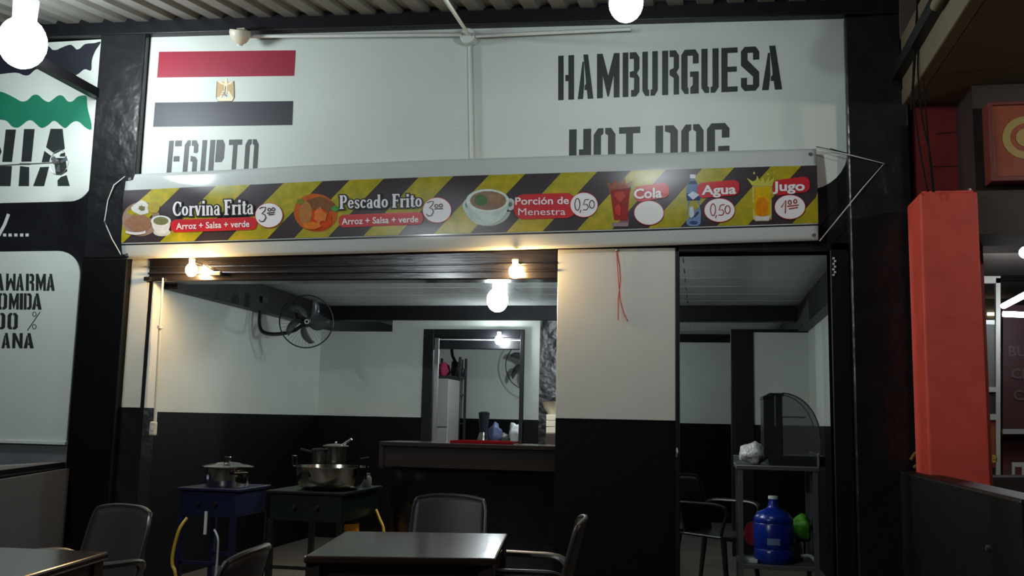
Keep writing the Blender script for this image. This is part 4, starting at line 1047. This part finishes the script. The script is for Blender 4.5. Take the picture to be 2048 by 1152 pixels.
# ------------------------------------------------------------------ steel table and what is on it
SY0, SY1 = 7.0, 7.55
sx0 = at(1472, 935, SY0).x; sx1 = at(1640, 935, SY0).x
sz = at(1560, 932, SY0).z
st = thing('steel_table', 'small steel work table with a lower shelf in the right opening', 'table', ((sx0+sx1)/2, 7.25, 0))
MB().box(sx0, sx1, SY0, SY1, sz-.03, sz).build('table_top', STEEL, st, bevel=.005)
MB().box(sx1-.012, sx1, SY0, SY1, sz, sz+.09).box(sx0, sx1, SY1-.012, SY1, sz, sz+.05).build('upstand', STEEL, st, bevel=.003)
for x in (sx0+.03, sx1-.03):
    for y in (SY0+.03, SY1-.03):
        MB().bar((x,y,0), (x,y,sz-.03), .032, .032, (0,1,0)).build('leg', STEELDULL, st)
zsf = at(1560, 1128, SY0+.1).z
MB().box(sx0+.015, sx1-.015, SY0+.015, SY1-.015, zsf-.03, zsf).build('shelf', STEELDULL, st, bevel=.004)
MB().box(sx1-.018, sx1-.012, SY0+.06, SY1-.06, zsf+.02, sz-.05).build('side_panel', STEELDULL, st)
# warmer with curved glass
wy0, wy1 = SY0+.08, SY0+.42
wx0 = at(1527, 850, wy0).x; wx1 = at(1640, 850, wy0).x
zt2 = at(1550, 786, wy0).z; zb2 = sz
SMOKE = clear('smoky acrylic', rgb(120,125,118), .28, .1)
DKP = mat('dark smoked panel', rgb(40,42,46), .25)
wm = thing('display_warmer', 'dark countertop display warmer with curved clear front on the steel table', 'display case', ((wx0+wx1)/2, wy0+.15, sz))
xm = wx0+.13
MB().box(wx0+.03, wx1+.03, wy0-.02, wy1, zb2, zb2+.07).build('base', DKP, wm, bevel=.004)
MB().box(wx0, xm, wy0, wy1, zb2+.07, zt2-.02).build('end_housing', DKP, wm, bevel=.004)
MB().prism([(wx0-.004,wy0-.004,zt2-.035),(wx0+.045,wy0-.004,zt2),(xm+.01,wy0-.004,zt2),(xm+.01,wy0-.004,zt2-.02),(wx0-.004,wy0-.004,zt2-.045)], (0,wy1-wy0+.008,0)).build('cap', BLKPLASTIC, wm)
MB().box(wx0+.075, wx0+.085, wy0-.006, wy0, zb2+.27, zt2-.02).build('edge_strip', STEEL, wm)
rad_x = wx1-xm; rad_z = .30; cz = zt2-rad_z
vs = []; fs = []; n = 16
arcp = [(xm+rad_x*math.sin(PI/2*k/n), cz+rad_z*math.cos(PI/2*k/n)) for k in range(n+1)]
arcp.append((wx1, zb2+.07))
for (x, z) in arcp: vs += [(x,wy0,z), (x,wy1,z)]
for k in range(len(arcp)-1): fs.append((2*k,2*k+1,2*k+3,2*k+2))
MB().add(vs, fs).build('curved_cover', SMOKE, wm, smooth=True, solid=.003)
for y in (wy0, wy1): 
    MB().prism([(x,y,z) for x,z in arcp]+[(xm,y,zb2+.07)], (0,.003,0)).build('side_glass', SMOKE, wm)
    MB().tube([(x,y,z) for x,z in arcp[:-1]], .0045, 6).build('glass_edge', DKP, wm)
MB().box(xm, xm+.16, wy0+.05, wy1-.05, zb2+.33, zb2+.34).build('shelf', DKP, wm)
MB().box(xm, xm+.24, wy0+.03, wy1-.03, zb2+.235, zb2+.245).build('shelf', DKP, wm)
MB().lathe([(0,.17),(.055,.17),(.055,.225),(.05,.225),(.05,.175),(0,.175)], (xm+.07,wy0+.16,zb2), 24).build('kettle', CHROME, wm, smooth=True)
MB().bar((xm+.04,wy0+.16,zb2+.17),(xm+.07,wy0+.14,zb2+.09),.004,.01).bar((xm+.06,wy0+.16,zb2+.17),(xm+.035,wy0+.14,zb2+.09),.004,.01).build('tongs', CHROME, wm)
lumpb = lump('plastic_bag', (at(1508,905,7.15).x, 7.15, sz+.072), .095, .085, mat('crumpled clear bag', rgb(190,192,190), .3, bump=1.0, bscale=22, detail=3), 'crumpled whitish plastic bag on the left end of the steel table', 'bag', 21)
# water jug and stuff on the lower shelf
q = Vector((at(1547,1060,SY0+.17).x, SY0+.17, zsf))
jh = (at(1547,993,SY0+.17).z - zsf)
JUG = mat('blue jug plastic', rgb(14,40,130), .25); 
jg = thing('water_jug', 'large blue water jug with white cap on the lower shelf', 'jug', q)
jr = .137
prof = [(0,0),(jr*.9,0),(jr,.02),(jr,.10),(jr-.005,.11),(jr,.12),(jr,.30),(jr-.005,.31),(jr,.32),(jr*.97,.35),(jr*.8,.39),(jr*.35,.42),(.034,.44),(.032,.50),(0,.50)]
kk = jh/.515
MB().lathe([(a, b*kk) for a, b in prof], q, 40).build('jug_body', JUG, jg, smooth=True)
MB().lathe([(0,.52*kk),(.033,.52*kk),(.035,.498*kk),(.033,.495*kk)], q, 24).build('cap', PVCW, jg, smooth=True)
vs = []; fs = []
for i in range(7):
    a = math.radians(-112+i*6)
    for z in (.15, .20): vs.append(q+Vector(((jr+.001)*math.cos(a), (jr+.001)*math.sin(a), z*kk+.0*i)))
for i in range(6): fs.append((2*i,2*i+2,2*i+3,2*i+1))
MB().add(vs, fs).build('sticker', mat('faded label', rgb(110,130,160), .5), jg)
q = at(1603,1060,SY0+.36); lump('plastic_bag', (q.x, SY0+.36, zsf+.21), .08, .10, mat('green bag', rgb(70,140,30), .45), 'bright green plastic bag right of the blue jug', 'bag', 31)
x_ = at(1592,1100,SY0+.33).x
tag(MB().box(x_-.06, x_+.05, SY0+.3, SY0+.45, zsf, zsf+.13).build('carton', mat('pale carton', rgb(150,150,146), .6), bevel=.006), 'pale carton on the lower shelf beneath the green bag', 'box')
x_ = at(1503,1070,SY0+.3).x
tag(MB().lathe([(0,-.01),(.05,-.01),(.052,.01),(0,.012)], (x_+.0, SY0+.3, at(1503,1067,SY0+.3).z), 24, Matrix.Diagonal((1,1,1.6)) @ Matrix.Rotation(PI/2,3,'X')).build('round_tin', mat('red tin', rgb(170,40,44), .4), bevel=.002), 'round red lid leaning left of the blue jug', 'lid')
x_ = at(1500,1104,SY0+.1).x
tag(MB().box(x_-.02, x_+.05, SY0+.08, SY0+.2, zsf, zsf+.025).build('soap_box', PVCW, bevel=.004), 'small white carton left of the blue jug foot', 'box')
tag(MB().tube(smoothp([(at(1603,1112,SY0+.25).x, SY0+.25, zsf+.04), (at(1620,1110,SY0+.2).x, SY0+.2, zsf+.05), (at(1632,1118,SY0+.1).x, SY0+.1, zsf+.025)]), .012, 8).build('pale_hose', WHO, None, smooth=True), 'pale tube lying right of the blue jug on the shelf', 'tube')

# ------------------------------------------------------------------ chairs
def make_chair(rim=RATTANRIM, weave=RATTAN):
    t = thing('plastic_chair', 'x', 'chair')
    L = dict(local=True)
    # seat (front is -Y)
    vs = []; fs = []; n = 8
    for j in range(n+1):
        for i in range(n+1):
            u = i/n*2-1; v = j/n
            vs.append((u*(.235-.02*v), -.22+.42*v, .43-.012*(1-u*u)*math.sin(PI*v)-.01*(1-v)))
    for j in range(n):
        for i in range(n): k = j*(n+1)+i; fs.append((k,k+1,k+n+2,k+n+1))
    MB().add(vs, fs).build('seat', weave, t, smooth=True, solid=.018, **L)
    MB().tube([(-.235,-.2,.42),(-.2,-.232,.415),(.2,-.232,.415),(.235,-.2,.42)], .015, 8).build('seat_rim', rim, t, smooth=True, **L)
    # backrest
    def bp(u, v):
        wdt = .20 - .012*v
        return Vector((u*wdt, .195+.10*v-.035*u*u, .44+v*.41 - .022*abs(u)**3*v))
    vs = []; fs = []; n = 12
    for j in range(n+1):
        for i in range(n+1): vs.append(bp(i/n*2-1, j/n))
    for j in range(n):
        for i in range(n): k = j*(n+1)+i; fs.append((k,k+1,k+n+2,k+n+1))
    MB().add(vs, fs).build('backrest', weave, t, smooth=True, solid=.012, **L)
    pts = [bp(-1, k/8) for k in range(8)] + [bp(-1,.96)+Vector((.006,0,0)), bp(-.93,1.0)] + [bp(-1+2*k/12, 1) for k in range(1,12)] + [bp(.93,1.0), bp(1,.96)-Vector((.006,0,0))] + [bp(1, 1-k/8) for k in range(1,9)]
    MB().tube(pts, .010, 8).build('back_frame', rim, t, smooth=True, **L)
    for s in (-1, 1):
        pts = smoothp([(s*.19,.225,.62),(s*.245,.17,.655),(s*.265,.03,.66),(s*.268,-.12,.66),(s*.262,-.20,.645),(s*.255,-.225,.60),(s*.25,-.20,.53),(s*.235,-.17,.44)], 4)
        MB().tube(pts, .016, 8, squash=(1.3,.8)).build('armrest', rim, t, smooth=True, **L)
        MB().tube([(s*.225,-.18,.43),(s*.245,-.225,0)], .02, 8, rr=[.024,.016]).build('leg', rim, t, smooth=True, **L)
        MB().tube([(s*.195,.20,.46),(s*.215,.27,0)], .02, 8, rr=[.024,.016]).build('leg', rim, t, smooth=True, **L)
    return t
chair = make_chair()
def place(x, y, deg, label, first=False):
    c = chair if first else copy_tree(chair)
    c.location = (x, y, 0); c.rotation_euler = (0,0,math.radians(deg)); c['label'] = label; c['group'] = 'woven plastic chairs round the tables'
    return c
def seat_at(pl, pr, z, label, first=False, deg=None):
    # pl, pr: left and right ends of the top of the back, as looked at from behind the chair's front
    a = atz(pl[0], pl[1], z); b = atz(pr[0], pr[1], z); m = (a+b)/2; d = b-a
    ang = math.atan2(d.y, d.x) if deg is None else math.radians(deg)
    off = Matrix.Rotation(ang,3,'Z') @ Vector((0,.28,0))
    return place(m.x-off.x, m.y-off.y, math.degrees(ang), label, first)
seat_at((836,993), (966,993), .845, 'dark woven plastic chair behind the middle table facing us', True, 4)
seat_at((188,1011), (322,1019), .845, 'dark woven plastic chair behind the left table', False, -22)
p0 = atz(1172, 1033, .855); off = Matrix.Rotation(math.radians(-82),3,'Z') @ Vector((0,.295,0))
place(p0.x-off.x, p0.y-off.y, -84, 'dark woven plastic chair at the right of the middle table, seen side on')
seat_at((548,1086), (462,1118), .845, 'dark woven plastic chair nearest us, only its back showing, left of middle table')
# black armchair inside
BLK2 = mat('black armchair plastic', rgb(30,30,31), .35)
ac = make_chair(BLK2, BLK2)
q = at(1432, 1000, 7.9)
ac.location = (q.x, 7.75, 0); ac.rotation_euler = (0,0,math.radians(60)); ac.name = 'plastic_armchair'
tag(ac, 'black plastic armchair standing left of the steel table', 'chair')

# ------------------------------------------------------------------ tables
def table(name, cs_, label):
    z = .75
    c = [Vector((p.x, p.y, 0)) for p in cs_]         # near left, near right, far right, far left
    ctr = sum(c, Vector())/4
    t = thing(name, label, 'table', ctr)
    MB().prism([p+Vector((0,0,z-.028)) for p in c], (0,0,.028)).build('table_top', TABLETOP, t, bevel=.008)
    ins = [ctr+(p-ctr)*.9 for p in c]
    for i in range(4):
        a, b = ins[i], ins[(i+1) % 4]
        MB().bar(a+Vector((0,0,z-.068)), b+Vector((0,0,z-.068)), .025, .08).build('apron', TABLEDK, t)
        MB().bar(a, a+Vector((0,0,z-.028)), .055, .055, (0,1,0)).build('leg', TABLEDK, t, bevel=.004)
    return t
tc = [atz(x, y, .75) for x, y in ((607,1112),(992,1117),(1016,1067),(690,1062))]
table('dining_table', tc, 'dark varnished square table in the middle foreground')
r0 = atz(219, 1103, .75); f0 = atz(180, 1098, .75)
e1 = Vector((.10, -1, 0)).normalized(); e1 = (atz(60,1150,.75)-r0); e1.z = 0; e1.normalize()
n1 = Vector((-e1.y, e1.x, 0)); 
if n1.x > 0 : n1 = -n1
far = atz(0, 1094, .75)-r0; far.z = 0; far.normalize()
table('dining_table', [r0+e1*.8, r0, r0+far*.85, r0+far*.85+e1*.8], 'dark varnished table in the left foreground corner')

# ------------------------------------------------------------------ left stall counter
lz = EYE.z + (0.87-EYE.z)*6.44/atz(131, 925, .87).y
a = atz(-60, 950, lz); b = atz(131, 925, lz)
lc = thing('neighbour_counter', 'dark edged steel counter in the neighbouring stall at far left', 'counter', (a.x, a.y, 0))
yb = F-.002
MB().prism([(a.x-.6,a.y-.1,lz-.035),(b.x,b.y,lz-.035),(b.x,yb,lz-.035),(a.x-.6,yb,lz-.035)], (0,0,.032)).build('worktop', mat('grey worktop', rgb(120,120,122), .35), lc)
MB().box(-7, XCOL0-.0, F+.0, F+.03, 0, 1.03).build('back_panel', mat('grey splash panel', rgb(120,122,125), .4, var=.25, vscale=2), wall_front)
d = (b-a).normalized(); nn = Vector((-d.y, d.x, 0)); 
if nn.y > 0: nn = -nn
MB().prism([a+Vector((0,0,-.075)), b+Vector((0,0,-.075)), b+nn*.02+Vector((0,0,-.075)), a+nn*.02+Vector((0,0,-.075))], (0,0,.078)).build('front_edge', BARD, lc)
GREYP = mat('grey metal cladding', rgb(72,72,73), .5, var=.1)
a2 = a-nn*.06; b2 = b-nn*.02-d*.06
MB().prism([Vector((a2.x,a2.y,0)), Vector((b2.x,b2.y,0)), Vector((b2.x,b2.y,0))-nn*.03, Vector((a2.x,a2.y,0))-nn*.03], (0,0,lz-.04)).build('front_panel', GREYP, lc)
pm = atz(95, 928, lz)-nn*.02
MB().bar((pm.x,pm.y,0), (pm.x,pm.y,lz-.05), .05, .03).build('post', STEELDULL, lc)
pm = atz(2, 940, lz)-nn*.03
MB().bar((pm.x,pm.y,0), (pm.x,pm.y,lz-.05), .04, .03).build('post', BLKPLASTIC, lc)
struct(MB().box(-7, XCOL0+.02, F+1.4, F+1.5, 0, 2.4).build('wall_neighbour', GREYP))
# lower side wall of the left pier return
# ------------------------------------------------------------------ right side: red pillar, wall, slab, sign, parapet
ry = 5.95
px0 = at(1847, 600, ry).x; px1 = at(1965, 600, ry).x
pz = at(1895, 384, ry).z
rp = thing('red_pillar', 'tall red painted square pillar right of the black column', 'pillar', ((px0+px1)/2, ry+.15, 0))
MB().box(px0, px1, ry, ry+.36, 0, pz).build('shaft', REDPLASTER, rp, bevel=.012)
MB().box(px0+.02, px1-.02, ry+.02, ry+.34, pz, pz+.012).build('cap', REDPLASTER, rp)
MB().tube([(px0+.3,ry+.1,pz),(px0+.3,ry+.1,pz+.04)], .01).build('bolt', STEEL, rp)
RX1 = at(1957, 300, F-.02).x; rz = at(1890, 214, F).z
wr2 = struct(MB().box(XRC, RX1, F-.02, F+.15, 0, rz).build('wall_red', REDDARK))
# block joints in relief
for (xa_, ya_, xb2_, yb2_) in ((1872,268,1920,264),(1912,222,1913,262),(1862,334,1950,332)):
    a_, b_ = at(xa_,ya_,F-.02), at(xb2_,yb2_,F-.02)
    MB().bar(a_, b_, .004, .006).build('block_joint', TABLEDK, wr2)
# slab of the neighbour above, with fascia
slab = struct(MB().box(XRC+.02, 6, 2.0, F+.15, rz, rz+.12).build('ceiling_neighbour', BROWNSLAB))
MB().box(XRC-.06, XRC+.02, 2.0, F, rz+.0, rz+.45).build('fascia', FASCIA, slab, bevel=.01)
MB().tube([(XRC-.10,2.0,rz+.18),(XRC-.10,5.3,rz+.18)], .03, 10).build('gutter_pipe', FASCIA, slab, smooth=True)
MB().box(XRC-.06, XRC+.05, F-.1, F+.2, rz+.1, 4.2).build('wall_return', BROWNSLAB, slab)
# dark beam carrying the sign
DKB = mat('dark brown painted beam', rgb(44,36,34), .6)
bxa = at(1953, 400, 6.1).x
struct(MB().box(bxa, 5.5, 6.1, 6.5, at(2000,468,6.1).z, rz).build('trim_4', DKB))
sy = 6.0
s0 = at(1980, 365, sy); s1 = at(1982, 207, sy)
sg = thing('sign_box', 'orange red lightbox sign with pale ring emblem at far right', 'sign', (s0.x+.3, sy, s0.z))
SGO = mat('orange sign face', rgb(150,84,44), .4, var=.3, vscale=3, var_col=rgb(130,52,38)); SGR = mat('sign frame', rgb(104,48,42), .4); SGY = mat('sign emblem', rgb(160,140,80), .4)
MB().box(s0.x+.025, s0.x+.9, sy-.01, sy+.1, s0.z+.03, s1.z-.02).build('sign_face', SGO, sg)
MB().box(s0.x, s0.x+.025, sy-.03, sy+.1, s0.z, s1.z).box(s0.x+.025, s0.x+.9, sy-.03, sy+.1, s0.z, s0.z+.03).box(s0.x+.025, s0.x+.9, sy-.03, sy+.1, s1.z-.02, s1.z).build('frame', SGR, sg, bevel=.004)
ec = at(2052, 275, sy-.013)
mb = MB(); pts = []
def ringp(cx, cz, ro, ri, y, n=40, a0=0, a1=360):
    m_ = MB(); vs = []; fs = []
    for k in range(n+1):
        a = math.radians(a0+(a1-a0)*k/n)
        for rr in (ro, ri):
            for dy in (0, .004): vs.append((cx+rr*math.cos(a), y+dy, cz+rr*math.sin(a)))
    for k in range(n):
        i = 4*k; j = 4*(k+1)
        fs += [(i,j,j+2,i+2),(i+1,i+3,j+3,j+1),(i,i+1,j+1,j),(i+2,j+2,j+3,i+3)]
    return m_.add(vs, fs)
ringp(ec.x, ec.z, .128, .085, sy-.013).build('ring', SGY, sg)
MB().lathe([(0,0),(.055,0),(.055,.004),(0,.004)], (ec.x,sy-.01,ec.z-.0), 28, Matrix.Rotation(PI/2,3,'X')).build('emblem_centre', SGY, sg)
# parapet
wx = at(1792, 940, F).x; wz = at(1792, 940, F).z
ye_ = atx(2044, 1060, wx).y
struct(MB().box(wx, wx+.16, ye_, F-.07, 0, wz).build('wall_parapet', mat('black parapet paint', rgb(9,9,9), .5, bump=.3, bscale=14, spec=.25), bevel=.012))
bo = atx(1978, 1096, wx)
tag(MB().tube([(wx-.012,bo.y,bo.z),(wx,bo.y,bo.z)], .012, 10).build('bolt', STEEL), 'small steel bolt on the inner face of the black parapet', 'bolt')
tag(MB().box(wx+.02, wx+.14, ye_-.1, ye_-.02, 0, wz-.06).build('end_post', PVCW, bevel=.006), 'pale post just beyond the near end of black parapet', 'post')
# cables hanging at the right column
cb = thing('cable_bundle', 'thin dark cables hanging down beside the right black column', 'cable', at(1840,200,F-.12))
for pts in (((1852,-20),(1838,90),(1836,150),(1845,240),(1860,310),(1868,384)), ((1840,-20),(1830,120),(1828,200),(1840,300),(1856,384)), ((1845,-20),(1842,100),(1850,200),(1858,300),(1866,384)), ((1836,-20),(1826,150),(1822,220))):
    MB().tube(smoothp([at(x,y,5.9) for x,y in pts]), .005, 6).build('strand', DARKCABLE, cb, smooth=True)
rgk = at(1834, 915, F-.1)
tag(MB().tube(smoothp([at(1822,920,F-.1), at(1833,906,F-.1), at(1846,920,F-.12), at(1828,935,F-.1)]), .012, 6).build('cloth_strip', mat('ochre rag', rgb(120,96,50), .8), None, smooth=True), 'knotted ochre rag at the foot of the right black column', 'rag')

# ------------------------------------------------------------------ neighbour's interior seen beyond the red pillar
NZ = at(2000, 480, 7.0).z
BY = 9.5
struct(MB().box(at(1990,500,F).x-.6, 7, F+.5, 14, NZ+.35, NZ+.42).build('ceiling_hall', mat('hall ceiling', rgb(190,176,168), .7)))
for y in (7.9, 9.2, 11.0):
    struct(MB().box(RX1, 7, y, y+.05, NZ+.29, NZ+.35).build('trim_5', DKB))
struct(MB().box(at(1960,700,13).x-.5, 9, 13.0, 13.1, 0, NZ+.4).build('wall_hall', mat('hall wall', rgb(120,118,112), .7, var=.3)))
FRM = mat('white painted frame', rgb(176,174,166), .5)
gp = thing('glazed_partition', 'white framed glazed partition beyond the red pillar', 'partition', at(2000, 975, BY))
def fpx(x0, x1, y0, y1, Y, t): 
    a_, b_ = at(x0,y1,Y), at(x1,y0,Y); c_ = at(x1,y1,Y); d_ = at(x0,y0,Y)
    m_ = MB(); m_.prism([a_, c_, b_, d_], (0,t,0)); return m_
fpx(1992,2001,556,980,BY,.05).build('mullion', FRM, gp); fpx(1950,1992,774,784,BY,.05).build('rail', FRM, gp)
fpx(1950,1992,828,840,BY,.05).build('rail', FRM, gp); fpx(1950,2001,552,566,BY,.05).build('rail', FRM, gp)
fpx(1950,1992,784,828,BY+.02,.01).build('pane', DKB, gp); fpx(1950,1992,640,774,BY+.02,.01).build('pane', clear('grey pane', rgb(120,122,116), .6), gp)
ps = fpx(1950,1992,842,935,BY+.02,.01).build('panel', mat('orange poster', rgb(140,60,26), .6), gp)
def small_text(s, p, h, m, parent, name='lettering', rotd=0, off=.01):
    cu = bpy.data.curves.new('t', 'FONT'); cu.body = s; cu.size = 1; cu.offset = off; cu.resolution_u = 2
    ob = bpy.data.objects.new('t', cu); C.objects.link(ob)
    dg = bpy.context.evaluated_depsgraph_get(); me = bpy.data.meshes.new_from_object(ob.evaluated_get(dg)); bpy.data.objects.remove(ob)
    a_ = math.radians(rotd)
    vs = [Vector((p.x+(v.co.x*math.cos(a_)-v.co.y*math.sin(a_))*h/.73, p.y, p.z+(v.co.x*math.sin(a_)+v.co.y*math.cos(a_))*h/.73)) for v in me.vertices]
    fs = [tuple(q_.vertices) for q_ in me.polygons]; bpy.data.meshes.remove(me)
    return MB().add(vs, fs).build(name, m, parent)
small_text('e', at(1979,924,BY), .10, mat('poster yellow', rgb(190,160,30), .5), ps, off=.03)
small_text('l', at(1981,893,BY), .09, bpy.data.materials['poster yellow'], ps, rotd=90, off=.05)
bd = thing('menu_board', 'dark maroon board with dim lettering beyond the glazed partition', 'board', at(2030, 860, BY+.6))
fpx(2006,2140,610,866,BY+.6,.04).build('board_panel', mat('maroon board', rgb(78,42,44), .5), bd)
small_text('BUS', at(2016,712,BY+.59), .10, mat('dim board letters', rgb(98,76,74), .5), bd, off=.03)
small_text('CR', at(2022,757,BY+.59), .10, bpy.data.materials['dim board letters'], bd, off=.03)
small_text('CO', at(2026,800,BY+.59), .10, bpy.data.materials['dim board letters'], bd, off=.03)
fpx(2006,2140,858,868,BY+.55,.04).build('ledge', FRM, bd)
struct(fpx(2006,2160,868,985,BY+.8,.05).build('wall_maroon', mat('maroon wall', rgb(90,36,36), .6)))
tag(fpx(1970,2200,955,1100,BY-1.2,.4).build('long_counter', DKB), 'dark counter beyond the red pillar under the partition', 'counter')
wc = thing('white_chair', 'small white chair far back under the maroon board', 'chair', at(2037, 950, BY+.1))
fpx(2024,2052,925,934,BY+.1,.03).build('back_rail', FRM, wc); fpx(2024,2030,934,956,BY+.1,.03).build('leg', FRM, wc); fpx(2044,2050,934,956,BY+.1,.03).build('leg', FRM, wc)
TUBE = emis('tube light glow', (.85,.93,1.0), 24.0)
tl = thing('tube_light', 'level white fluorescent tube beyond the red pillar', 'light', at(2040,628,BY-.3))
MB().tube([at(2006,628,BY-.3), at(2120,632,BY-.3)], .025, 10).build('tube', TUBE, tl); 
tl = thing('tube_light', 'slanting white fluorescent tube above the level one at far right', 'light', at(2040,600,BY-.6))
MB().tube([at(2007,612,BY-.4), at(2080,574,BY-1.3)], .025, 10).build('tube', TUBE, tl)
tl = thing('tube_light', 'short distant tube glowing behind the white mullion', 'light', at(1983,628,12.97))
MB().tube([at(1975,628,12.97), at(1992,628,12.97)], .02, 8).build('tube', emis('dim tube', (1,.9,.6), 2.0), tl)
tl = thing('globe_light', 'round white globe lamp under the neighbouring hall ceiling', 'light', at(2048,505,8.6))
MB().sphere(at(2051,505,8.6), .05).build('globe', TUBE, tl, smooth=True)
